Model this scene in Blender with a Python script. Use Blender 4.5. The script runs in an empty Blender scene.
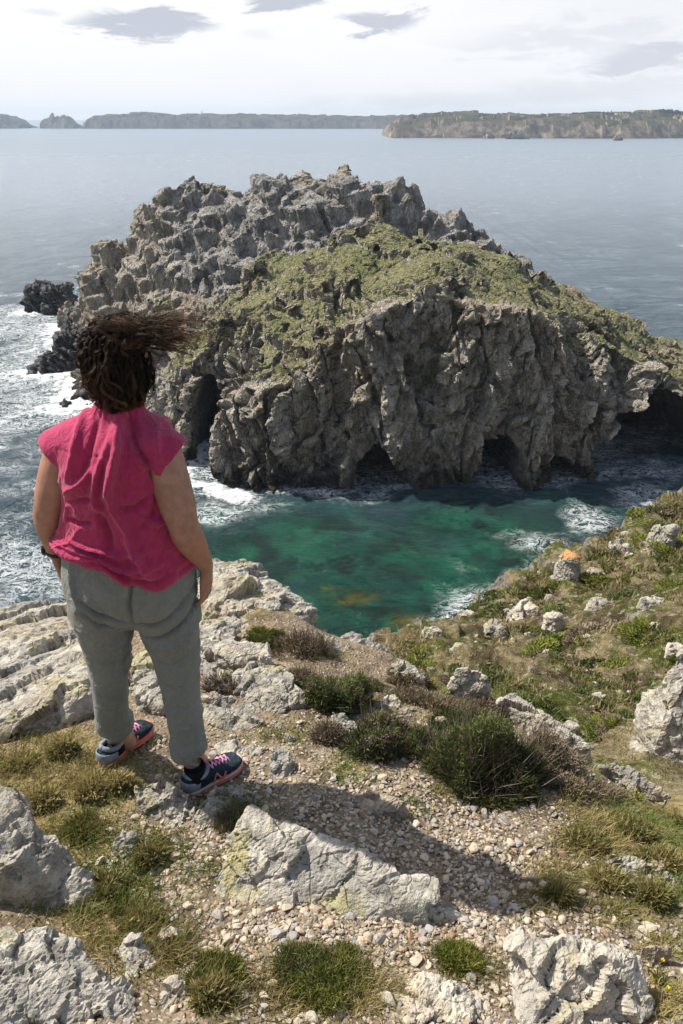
import bpy, bmesh, math, random
import numpy as np
from mathutils import Vector, Matrix
rad = math.radians
random.seed(7)
RNG = np.random.default_rng(11)
C = bpy.context.scene.collection
SC = bpy.context.scene

# ------------------------------------------------------------------ camera
CAM = np.array([0.0, 0.0, 2.11]); PITCH = rad(26.05); FPX = 804.0
cd = bpy.data.cameras.new('camera'); cam = bpy.data.objects.new('camera', cd); C.objects.link(cam)
cam.location = CAM; cam.rotation_euler = (rad(90) - PITCH, 0, 0)
cd.sensor_fit = 'VERTICAL'; cd.sensor_height = 24.0; cd.lens = 24.0 * FPX / 1024.0
cd.clip_start = 0.05; cd.clip_end = 60000
SC.camera = cam
SEA = -28.0

# ------------------------------------------------------------------ light
SUN_AZ = rad(-66)      # left of straight ahead (+Y)
SUN_EL = rad(52)
sd = bpy.data.lights.new('sun', 'SUN'); sd.energy = 5.0; sd.angle = rad(0.53); sd.color = (1.0, 0.93, 0.82)
sun = bpy.data.objects.new('sun', sd); C.objects.link(sun)
sdir = Vector((math.sin(SUN_AZ) * math.cos(SUN_EL), math.cos(SUN_AZ) * math.cos(SUN_EL), math.sin(SUN_EL)))
sun.rotation_euler = sdir.to_track_quat('Z', 'Y').to_euler()
SC.view_settings.view_transform = 'Standard'; SC.view_settings.look = 'None'
SC.view_settings.exposure = 0.45; SC.view_settings.gamma = 1.0
SC.cycles.volume_bounces = 0; SC.cycles.max_bounces = 6
SC.cycles.use_denoising = True

# ------------------------------------------------------------------ node helper
class G:
    def __init__(s, tree): s.t = tree; s.n = tree.nodes; s.l = tree.links
    def add(s, typ, **kw):
        n = s.n.new(typ)
        for k, v in kw.items(): setattr(n, k, v)
        return n
    def put(s, sock, v):
        if isinstance(v, bpy.types.NodeSocket): s.l.new(v, sock)
        elif v is not None:
            if hasattr(sock.default_value, '__len__') and hasattr(v, '__len__') and len(v) == 3 and len(sock.default_value) == 4: v = tuple(v) + (1,)
            sock.default_value = v
    def m(s, op, a, b=0.0, c=None, clamp=False):
        n = s.add('ShaderNodeMath', operation=op, use_clamp=clamp); s.put(n.inputs[0], a); s.put(n.inputs[1], b)
        if c is not None: s.put(n.inputs[2], c)
        return n.outputs[0]
    def vm(s, op, a, b=(0, 0, 0)):
        n = s.add('ShaderNodeVectorMath', operation=op); s.put(n.inputs[0], a); s.put(n.inputs[1], b); return n.outputs[0]
    def step(s, v, lo, hi, a=0.0, b=1.0):
        n = s.add('ShaderNodeMapRange', interpolation_type='SMOOTHSTEP'); s.put(n.inputs[0], v)
        for i, x in enumerate((lo, hi, a, b)): s.put(n.inputs[i + 1], x)
        return n.outputs[0]
    def mix(s, f, a, b, mode='MIX'):
        n = s.add('ShaderNodeMix', data_type='RGBA', blend_type=mode); s.put(n.inputs[0], f); s.put(n.inputs[6], a); s.put(n.inputs[7], b); return n.outputs[2]
    def noise(s, vec, scale, detail=4, rough=0.55, dist=0.0):
        n = s.add('ShaderNodeTexNoise'); s.put(n.inputs['Vector'], vec); n.inputs['Scale'].default_value = scale
        n.inputs['Detail'].default_value = detail; n.inputs['Roughness'].default_value = rough; n.inputs['Distortion'].default_value = dist
        return n.outputs['Fac']
    def noisec(s, vec, scale, detail=3):
        n = s.add('ShaderNodeTexNoise'); s.put(n.inputs['Vector'], vec); n.inputs['Scale'].default_value = scale; n.inputs['Detail'].default_value = detail
        return n.outputs['Color']
    def vor(s, vec, scale, feature='F1', out='Distance', rnd=1.0):
        n = s.add('ShaderNodeTexVoronoi', feature=feature); s.put(n.inputs['Vector'], vec); n.inputs['Scale'].default_value = scale
        n.inputs['Randomness'].default_value = rnd
        return n.outputs[out]
    def pos(s): return s.add('ShaderNodeNewGeometry').outputs['Position']
    def nrm(s): return s.add('ShaderNodeNewGeometry').outputs['Normal']
    def obj(s): return s.add('ShaderNodeTexCoord').outputs['Object']
    def rnd(s): return s.add('ShaderNodeObjectInfo').outputs['Random']
    def attr(s, name, out='Fac'): return s.add('ShaderNodeAttribute', attribute_name=name).outputs[out]
    def sep(s, v):
        n = s.add('ShaderNodeSeparateXYZ'); s.put(n.inputs[0], v); return n.outputs
    def comb(s, x, y, z):
        n = s.add('ShaderNodeCombineXYZ'); s.put(n.inputs[0], x); s.put(n.inputs[1], y); s.put(n.inputs[2], z); return n.outputs[0]
    def map(s, v, scale=(1, 1, 1), rot=(0, 0, 0), loc=(0, 0, 0)):
        n = s.add('ShaderNodeMapping'); s.put(n.inputs[0], v); n.inputs['Scale'].default_value = scale; n.inputs['Rotation'].default_value = rot; n.inputs['Location'].default_value = loc
        return n.outputs[0]
    def bump(s, h, strength, dist, nrm=None):
        n = s.add('ShaderNodeBump'); n.inputs['Strength'].default_value = strength; n.inputs['Distance'].default_value = dist; s.put(n.inputs['Height'], h)
        if nrm is not None: s.l.new(nrm, n.inputs['Normal'])
        return n.outputs[0]

def material(name, build, rough=0.8, spec=0.3):
    mt = bpy.data.materials.new(name); mt.use_nodes = True
    g = G(mt.node_tree); b = g.n['Principled BSDF']
    b.inputs['Roughness'].default_value = rough; b.inputs['Specular IOR Level'].default_value = spec
    r = build(g, b)
    if r is not None:
        col, nrm = r if isinstance(r, tuple) and len(r) == 2 and not isinstance(r[0], (int, float)) else (r, None)
        g.put(b.inputs['Base Color'], col)
        if nrm is not None: g.l.new(nrm, b.inputs['Normal'])
    return mt
def plain(name, col, rough=0.7, spec=0.3, var=0.15, scale=60, bs=0.2):
    def f(g, b):
        p = g.obj(); n = g.noise(p, scale, 4)
        dark = tuple(c * (1 - var) for c in col); light = tuple(min(1, c * (1 + var)) for c in col)
        return g.mix(g.step(n, .3, .7), dark, light), g.bump(n, bs, 0.004)
    return material(name, f, rough, spec)

# ------------------------------------------------------------------ numpy noise
def _h(ix, iy, iz, seed):
    with np.errstate(over='ignore'):
        h = (ix.astype(np.int64).astype(np.uint32) * np.uint32(0x8da6b343)) ^ (iy.astype(np.int64).astype(np.uint32) * np.uint32(0xd8163841)) ^ (iz.astype(np.int64).astype(np.uint32) * np.uint32(0xcb1ab31f)) ^ np.uint32((seed * 0x9E3779B1) & 0xffffffff)
        h ^= h >> np.uint32(15); h *= np.uint32(0x2c1b3c6d); h ^= h >> np.uint32(12); h *= np.uint32(0x297a2d39); h ^= h >> np.uint32(15)
    return h
def _f(h): return (h & np.uint32(0xffffff)).astype(np.float64) / 16777216.0
def vnoise(P, seed=0):
    i = np.floor(P); f = P - i; u = f * f * f * (f * (f * 6 - 15) + 10)
    out = 0
    for a in (0, 1):
        wx = u[:, 0] if a else 1 - u[:, 0]
        for b in (0, 1):
            wy = u[:, 1] if b else 1 - u[:, 1]
            for c in (0, 1):
                wz = u[:, 2] if c else 1 - u[:, 2]
                out = out + wx * wy * wz * _f(_h(i[:, 0] + a, i[:, 1] + b, i[:, 2] + c, seed))
    return out * 2 - 1
def fbm(P, scale, octs=4, seed=0, gain=0.5):
    q = P * scale; a = 1.0; s = 0; t = 0
    for k in range(octs):
        s = s + a * vnoise(q, seed + k * 17); t += a; a *= gain; q = q @ ROT * 2.03 + 5.7
    return s / t
_a = np.array([[0.36, 0.48, -0.8], [-0.8, 0.60, 0.0], [0.48, 0.64, 0.60]]); ROT = _a
def worley(P, seed=0, tilt=1.0):
    """nearest jittered cell: F2-F1, a random number per cell and a flat tilted facet height"""
    i0 = np.floor(P); n = len(P); F1 = np.full(n, 9.9); F2 = np.full(n, 9.9); R = np.zeros(n); T = np.zeros(n)
    for a in (-1, 0, 1):
        for b in (-1, 0, 1):
            for c in (-1, 0, 1):
                ix, iy, iz = i0[:, 0] + a, i0[:, 1] + b, i0[:, 2] + c
                h1 = _h(ix, iy, iz, seed); h2 = _h(ix, iy, iz, seed + 91); h3 = _h(ix, iy, iz, seed + 173)
                dx = P[:, 0] - ix - _f(h1); dy = P[:, 1] - iy - _f(h2); dz = P[:, 2] - iz - _f(h3)
                d = np.sqrt(dx * dx + dy * dy + dz * dz)
                nr = d < F1
                F2 = np.where(nr, F1, np.minimum(F2, d)); F1 = np.where(nr, d, F1)
                r = _f(h1 >> np.uint32(7)) ; g1 = _f(h2 >> np.uint32(7)) - .5; g2 = _f(h3 >> np.uint32(7)) - .5; g3 = _f((h1 ^ h3) >> np.uint32(5)) - .5
                R = np.where(nr, r, R); T = np.where(nr, (dx * g1 + dy * g2 + dz * g3) * 2, T)
    return F2 - F1, R, T
def sstep(x, a, b):
    t = np.clip((x - a) / (b - a), 0, 1); return t * t * (3 - 2 * t)
def rotm(ax, ay, az):
    return np.array(Matrix.Rotation(ax, 3, 'X') @ Matrix.Rotation(ay, 3, 'Y') @ Matrix.Rotation(az, 3, 'Z'))

# ------------------------------------------------------------------ view geometry
FW = np.array([0, math.cos(PITCH), -math.sin(PITCH)]); UP = np.array([0, math.sin(PITCH), math.cos(PITCH)])
def ray(px, py): return FW + np.array([1.0, 0, 0]) * (px - 341.5) / FPX + UP * (512 - py) / FPX
def atY(px, py, Y):
    d = ray(px, py); return CAM + d * (Y / d[1])
def atZ(px, py, z):
    d = ray(px, py); return CAM + d * ((z - CAM[2]) / d[2])
def project(X):
    v = X - CAM; w = v @ FW; w = np.maximum(w, 1e-3)
    return 341.5 + FPX * v[:, 0] / w, 512 - FPX * (v @ UP) / w

# ------------------------------------------------------------------ mesh helpers
def mesh_np(name, V, F):
    me = bpy.data.meshes.new(name); V = np.asarray(V, dtype=np.float32); F = np.asarray(F, dtype=np.int32); k = F.shape[1]
    me.vertices.add(len(V)); me.vertices.foreach_set('co', V.ravel())
    me.loops.add(F.size); me.loops.foreach_set('vertex_index', F.ravel())
    me.polygons.add(len(F)); me.polygons.foreach_set('loop_start', np.arange(0, F.size, k, dtype=np.int32))
    me.update(calc_edges=True); me.validate()
    return me
def smooth(me, on=True):
    me.polygons.foreach_set('use_smooth', np.full(len(me.polygons), on)); me.update(); return me
def verts(me):
    a = np.empty(len(me.vertices) * 3, np.float32); me.vertices.foreach_get('co', a); return a.reshape(-1, 3).astype(np.float64)
def set_verts(me, V): me.vertices.foreach_set('co', np.asarray(V, np.float32).ravel()); me.update()
def normals(me):
    a = np.empty(len(me.vertices) * 3, np.float32); me.vertices.foreach_get('normal', a); return a.reshape(-1, 3).astype(np.float64)
def attr(me, name, v):
    a = me.attributes.new(name, 'FLOAT', 'POINT'); a.data.foreach_set('value', np.asarray(v, np.float32))
def link(name, me, mt=None, parent=None, loc=None):
    o = bpy.data.objects.new(name, me); C.objects.link(o)
    if mt is not None and me is not None: me.materials.clear(); me.materials.append(mt)
    if loc is not None: o.location = loc
    if parent is not None: o.parent = parent
    return o
def tag(o, label=None, cat=None, group=None, kind=None):
    for k, v in (('label', label), ('category', cat), ('group', group), ('kind', kind)):
        if v: o[k] = v
    return o
def remesh(me, voxel):
    o = bpy.data.objects.new('tmp', me); C.objects.link(o)
    md = o.modifiers.new('r', 'REMESH'); md.mode = 'VOXEL'; md.voxel_size = voxel; md.adaptivity = 0
    dg = bpy.context.evaluated_depsgraph_get(); dg.update()
    r = bpy.data.meshes.new_from_object(o.evaluated_get(dg))
    bpy.data.objects.remove(o); return r
def keep_largest(me):
    E = edges_np(me); n = len(me.vertices); lab = np.arange(n)
    while True:
        m = np.minimum(lab[E[:, 0]], lab[E[:, 1]]); new = lab.copy(); np.minimum.at(new, E[:, 0], m); np.minimum.at(new, E[:, 1], m); new = new[new]
        if (new == lab).all(): break
        lab = new
    big = np.bincount(lab).argmax(); bm = bmesh.new(); bm.from_mesh(me); bm.verts.ensure_lookup_table()
    bmesh.ops.delete(bm, geom=[bm.verts[i] for i in np.where(lab != big)[0]], context='VERTS'); bm.to_mesh(me); bm.free(); return me
def edges_np(me):
    e = np.empty(len(me.edges) * 2, np.int32); me.edges.foreach_get('vertices', e); return e.reshape(-1, 2)
def relax(V, E, it, k=0.5):
    n = len(V); cnt = np.bincount(E.ravel(), minlength=n).astype(float)[:, None]; cnt[cnt == 0] = 1
    for _ in range(it):
        S = np.zeros_like(V)
        for j in range(3):
            S[:, j] = np.bincount(E[:, 0], V[E[:, 1], j], n) + np.bincount(E[:, 1], V[E[:, 0], j], n)
        V = V + k * (S / cnt - V)
    return V
def join(parts):
    V = []; F = []; o = 0
    for v, f in parts:
        V.append(np.asarray(v, float)); F += [tuple(i + o for i in q) for q in f]; o += len(v)
    me = bpy.data.meshes.new('m'); me.from_pydata(np.vstack(V).tolist(), [], F); me.update(); return me
def hull(pts):
    bm = bmesh.new()
    for p in pts: bm.verts.new(p)
    r = bmesh.ops.convex_hull(bm, input=bm.verts[:])
    bmesh.ops.delete(bm, geom=[v for v in bm.verts if not v.link_faces], context='VERTS')
    bmesh.ops.recalc_face_normals(bm, faces=bm.faces[:])
    me = bpy.data.meshes.new('h'); bm.to_mesh(me); bm.free(); return me
def grid_faces(nx, ny):
    i = np.arange(nx - 1)[None, :] + np.arange(ny - 1)[:, None] * nx; i = i.ravel()
    return np.stack([i, i + 1, i + nx + 1, i + nx], 1)
def graded(lo, hi, c0, c1, fine, grow=1.12, cap=1e9):
    xs = list(np.arange(c0, c1 + fine * .5, fine)); s = fine
    while xs[-1] < hi: s = min(s * grow, cap); xs.append(xs[-1] + s)
    s = fine
    while xs[0] > lo: s = min(s * grow, cap); xs.insert(0, xs[0] - s)
    return np.array(xs)
class RBF:
    def __init__(s, xy, z, c=0.3):
        s.xy = np.asarray(xy, float); s.c = c; z = np.asarray(z, float); n = len(z)
        A = np.zeros((n + 1, n + 1)); A[:n, :n] = s.k(s.xy, s.xy); A[:n, n] = 1; A[n, :n] = 1
        s.w = np.linalg.lstsq(A, np.append(z, 0), rcond=None)[0]
    def k(s, a, b): return np.sqrt(((a[:, None] - b[None]) ** 2).sum(-1) + s.c ** 2)
    def __call__(s, q):
        out = np.empty(len(q))
        for i in range(0, len(q), 40000): out[i:i + 40000] = s.k(q[i:i + 40000], s.xy) @ s.w[:-1] + s.w[-1]
        return out
def poly_sd(q, poly):
    """signed distance to polygon, positive inside"""
    poly = np.asarray(poly, float); d = np.full(len(q), 1e9); ins = np.zeros(len(q), bool)
    for i in range(len(poly)):
        a, b = poly[i - 1], poly[i]; ab = b - a
        t = np.clip(((q - a) @ ab) / (ab @ ab), 0, 1); d = np.minimum(d, np.hypot(*(q - a - t[:, None] * ab).T))
        c = ((a[1] > q[:, 1]) != (b[1] > q[:, 1])) & (q[:, 0] < (b[0] - a[0]) * (q[:, 1] - a[1]) / (b[1] - a[1] + 1e-12) + a[0]); ins ^= c
    return np.where(ins, d, -d)
def line_d(q, pl):
    pl = np.asarray(pl, float); d = np.full(len(q), 1e9)
    for a, b in zip(pl[:-1], pl[1:]):
        ab = b - a; t = np.clip(((q - a) @ ab) / (ab @ ab), 0, 1); d = np.minimum(d, np.hypot(*(q - a - t[:, None] * ab).T))
    return d
# ------------------------------------------------------------------ sky
W = bpy.data.worlds.new('World'); SC.world = W; W.use_nodes = True
g = G(W.node_tree); bg = g.n['Background']
sky = g.add('ShaderNodeTexSky', sky_type='NISHITA', sun_disc=False)
sky.sun_elevation = SUN_EL; sky.sun_rotation = SUN_AZ; sky.altitude = 30; sky.dust_density = 2.0; sky.air_density = 1.0
dv = g.vm('NORMALIZE', g.add('ShaderNodeTexCoord').outputs['Generated']); sx, sy, sz = g.sep(dv)
az = g.m('ARCTAN2', sx, sy); el = g.m('ARCSINE', sz)
# thin bright veil of cloud, thickest low over the sea
wv = g.comb(g.m('MULTIPLY', az, 1.0), g.m('MULTIPLY', el, 3.4), 0.0)
nz = g.noise(wv, 4.0, 6, 0.6, 0.4)
nz2 = g.noise(g.map(wv, loc=(3, 1, 0)), 17.0, 6, 0.65, 0.5)
veil = g.step(el, rad(50), rad(12), .12, 1.0); back = g.step(sy, -0.5, 0.5, 0.35, 1.0)
vf = g.m('MULTIPLY', g.m('MULTIPLY', veil, back), g.step(nz, .2, .6, .88, 1.0))
white = g.mix(g.step(az, -0.1, 0.5), (7.7, 7.7, 7.75), (6.7, 6.85, 7.2))
white = g.mix(g.step(el, rad(6.5), rad(0.5)), white, (7.2, 7.3, 7.55))
col = g.mix(vf, sky.outputs[0], white)
def cloud(px, py, hw, hh, amt, soft=.5):
    global col
    d = ray(px, py); a = math.atan2(d[0], d[1]); e = math.asin(d[2] / np.linalg.norm(d))
    ca = g.m('ADD', g.m('DIVIDE', g.m('SUBTRACT', az, a), hw / 870), g.m('MULTIPLY', g.m('SUBTRACT', nz2, .5), 2.2))
    wob = g.m('MULTIPLY', g.m('SUBTRACT', nz2, .5), 4.2)
    ce = g.m('ADD', g.m('DIVIDE', g.m('SUBTRACT', el, e), hh / 980), wob)
    r = g.m('SQRT', g.m('ADD', g.m('MULTIPLY', ca, ca), g.m('MULTIPLY', ce, ce)))
    f = g.m('MULTIPLY', g.step(r, 1.15, 1.15 - soft), amt)
    col = g.mix(f, col, (4.2, 4.45, 5.1))
for c in ((150, 22, 66, 14, .95, .55), (276, 1, 46, 8, .95, .5), (378, 20, 42, 12, .9, .6), (646, 60, 50, 16, .65, .8), (560, 40, 120, 22, .3, 1.0), (600, 88, 140, 12, .3, 1.0), (40, 13, 24, 4, .35, .9), (260, 33, 24, 7, .2, .9), (470, 100, 200, 8, .25, 1.0)): cloud(*c)
g.put(bg.inputs['Color'], col); bg.inputs['Strength'].default_value = 0.1
# ------------------------------------------------------------------ rock materials
def islet_mat(g, b):
    p = g.pos(); n = g.nrm(); nx, ny, nz = g.sep(n); px_, py_, pz = g.sep(p)
    w = g.vm('ADD', p, g.vm('SCALE', g.noisec(p, .25, 3)))
    w.node.inputs[1].links[0].from_node.inputs['Scale'].default_value = 2.0
    big = g.noise(p, .12, 5, .6); mid = g.noise(p, .7, 6, .65); fine = g.noise(p, 3.2, 6, .7)
    strata = g.noise(g.map(p, (1.3, 1.3, .28), (rad(12), rad(16), 0)), 1.0, 5, .65)
    c = g.mix(g.step(mid, .32, .68), (.20, .18, .15), (.58, .52, .43))
    c = g.mix(g.m('MULTIPLY', g.step(big, .46, .62), .5), c, (.38, .30, .21))
    c = g.mix(g.m('MULTIPLY', g.step(strata, .5, .64), .55), c, (.56, .53, .48))
    c = g.mix(g.m('MULTIPLY', g.step(g.attr('crag'), .2, .8), .72), c, g.mix(g.step(mid, .35, .66), (.17, .17, .175), (.50, .49, .475)))
    lich = g.m('MULTIPLY', g.step(g.noise(p, 1.1, 5, .7), .57, .66), g.step(pz, -24, -19))
    c = g.mix(g.m('MULTIPLY', lich, .45), c, (.27, .235, .10))
    fl = g.m('MULTIPLY', g.step(fine, .42, .3), .75); c = g.mix(fl, c, (.055, .05, .045))
    c = g.mix(g.m('MULTIPLY', g.step(fine, .6, .72), .4), c, (.42, .40, .36))
    wet = g.step(g.m('ADD', pz, g.m('MULTIPLY', mid, 3.0)), -23.4, -26.2)
    c = g.mix(g.m('MULTIPLY', wet, .85), c, (.028, .026, .024))
    gn = g.noise(p, 2.2, 6, .7); gn2 = g.noise(p, .35, 4, .6)
    gc = g.mix(g.step(gn, .35, .65), (.15, .15, .06), (.36, .34, .19))
    gc = g.mix(g.m('MULTIPLY', g.step(gn2, .5, .62), .6), gc, (.15, .18, .055))
    gc = g.mix(g.m('MULTIPLY', g.step(g.noise(p, 1.4, 5, .7), .55, .62), .7), gc, g.mix(g.step(fine, .4, .6), (.09, .08, .065), (.30, .28, .25)))
    gm = g.step(g.m('ADD', g.attr('grass'), g.m('ADD', g.m('MULTIPLY', g.m('SUBTRACT', gn, .5), .9), g.m('MULTIPLY', g.m('SUBTRACT', g.noise(p, .22, 4, .6), .5), 1.6))), .52, .70)
    c = g.mix(gm, c, gc)
    c = g.mix(g.m('MULTIPLY', g.attr('path'), .9), c, (.38, .30, .21))
    cr = g.vor(w, .9, 'DISTANCE_TO_EDGE'); cr2 = g.vor(g.map(w, (2.6, 2.6, 1.1), (.2, .3, .1)), 1.0, 'DISTANCE_TO_EDGE')
    h = g.m('ADD', g.m('MULTIPLY', g.step(cr2, 0, .12), .35), g.m('ADD', g.m('MULTIPLY', fine, .9), g.m('MULTIPLY', strata, .8)))
    g.put(b.inputs['Roughness'], g.m('SUBTRACT', .9, g.m('MULTIPLY', wet, .55)))
    return c, g.bump(h, 1.0, .5)
M_ISLET = material('islet_rock', islet_mat, .9, .25)
def reef_mat(g, b):
    p = g.pos(); n1 = g.noise(p, 1.2, 6, .7); n2 = g.noise(p, 5, 5, .7)
    c = g.mix(g.step(n1, .35, .65), (.022, .021, .021), (.085, .08, .075)); c = g.mix(g.m('MULTIPLY', g.step(n2, .58, .7), .6), c, (.16, .15, .14))
    return c, g.bump(g.m('ADD', n1, n2), .9, .3)
M_REEF = material('wet_black_rock', reef_mat, .45, .5)

# ------------------------------------------------------------------ the islet
def seapt(px, py): return tuple(atZ(px, py, SEA)[:2])
WATER = [(62, 345), (82, 372), (68, 402), (96, 412), (138, 440), (168, 462), (196, 474), (203, 455), (213, 462), (216, 482), (240, 489), (290, 494), (330, 496), (365, 486), (400, 489), (460, 488), (520, 489), (560, 487), (590, 480), (640, 476), (720, 468), (820, 452)]
FOOT = [seapt(*q) for q in WATER] + [(62, 78), (58, 90), (38, 94), (30, 101), (14, 114), (-14, 124), (-34, 131), (-46, 130)]
TOPS = [(103, 240, 104), (112, 248, 104), (122, 262, 103), (133, 225, 102), (146, 204, 101), (160, 194, 100), (182, 191, 99), (205, 191, 98), (228, 206, 97), (236, 200, 96), (241, 181, 95), (265, 179, 94), (290, 182, 92), (320, 189, 91), (345, 182, 91), (375, 187, 90), (400, 189, 90), (409, 204, 89.5), (420, 212, 89), (441, 212, 89), (460, 228, 88), (485, 243, 87), (500, 253, 86), (515, 271, 86), (540, 279, 85), (565, 289, 85), (610, 314, 83), (660, 342, 81), (683, 356, 80), (760, 362, 79), (820, 362, 80),
        (86, 275, 107), (75, 300, 109), (67, 335, 113),
        (340, 240, 82), (380, 247, 80), (425, 250, 79), (455, 255, 79), (300, 300, 77), (310, 262, 81), (270, 338, 74), (220, 346, 76), (175, 344, 84), (168, 268, 94), (190, 300, 88), (203, 302, 85), (225, 268, 86), (255, 236, 88), (290, 222, 88), (330, 215, 87), (380, 215, 86.5), (430, 232, 86), (250, 300, 79), (130, 300, 98), (110, 330, 97), (100, 370, 93),
        (470, 262, 77), (540, 288, 78.5), (600, 322, 77), (500, 262, 81), (560, 292, 81), (640, 342, 77),
        (228, 388, 70), (280, 376, 69.5), (318, 346, 70.5), (345, 322, 71), (400, 281, 73), (470, 270, 73), (540, 301, 73), (600, 333, 74), (640, 354, 75), (683, 374, 76), (750, 378, 75), (200, 372, 74), (178, 372, 78), (140, 392, 82), (90, 384, 91)]
tp = np.array([atY(*q) for q in TOPS])
back = [(30, 92, -21), (14, 104, -18), (-12, 114, -15), (-32, 122, -18), (45, 88, -22), (55, 84, -20.5)]
topf = RBF(np.vstack([tp[:, :2], np.array(back)[:, :2]]), np.append(tp[:, 2], np.array(back)[:, 2]), .8)
RIDGE = [tuple(atY(*q)[:2]) for q in TOPS[:24]]
CRAGL = [[tuple(atY(*q)[:2]) for q in L] for L in ([(200, 300, 86), (225, 262, 87), (250, 232, 88.5), (285, 215, 88.5), (335, 210, 88)], [(110, 262, 103), (135, 250, 101), (190, 250, 97), (225, 245, 94)])]
def crag_mask(q):
    d = np.minimum(line_d(q, RIDGE), np.minimum(line_d(q, CRAGL[0]) - 1.2, line_d(q, CRAGL[1]) - 3.0))
    return sstep(d + 1.6 * vnoise(np.c_[q * .3, 0 * q[:, 0]], 4), 4.6, 2.2)
def crag_blocks():
    rr = np.random.default_rng(3); out = []; bx = np.array([[a, b, c] for c in (0, 1) for a, b in ((-1, -1), (1, -1), (1, 1), (-1, 1))], float); fc = [(3, 2, 1, 0), (4, 5, 6, 7), (0, 1, 5, 4), (1, 2, 6, 5), (2, 3, 7, 6), (3, 0, 4, 7)]
    q = np.c_[rr.uniform(-45, 22, 26000), rr.uniform(76, 112, 26000)]; q = q[(crag_mask(q) > .55) & (poly_sd(q, FOOT) > 2.5)]
    dr = line_d(q, RIDGE); keep = rr.random(len(q)) < np.where(dr < 2.2, .055, .04); q = q[keep]; dr = dr[keep]; z = topf(q)
    for (x, y), zz, d in zip(q, z, dr):
        s = min(1.45, np.exp(rr.normal(0, .40))); w, dp, h = .95 * s, 1.7 * s, 3.8 * s ** .6; rise = -1.55 + rr.uniform(.0, 1.15) * s ** .5 + (.35 if d < 1.5 else 0); rise = min(rise, .05)
        b = bx * np.array([w, dp, h]) + rr.normal(0, .14, (8, 3)) * np.array([w, dp, h * .3]); b[4:, :2] *= rr.uniform(.6, 1.0); b[4:, 2] += rr.normal(0, .30, 4) * s
        b[:, 2] -= h; R = rotm(rad(rr.normal(10, 7)), rad(rr.normal(-17, 8)), rad(rr.normal(24, 16))); out.append((b @ R.T + np.array([x, y, zz + rise]), fc))
    return out
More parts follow.
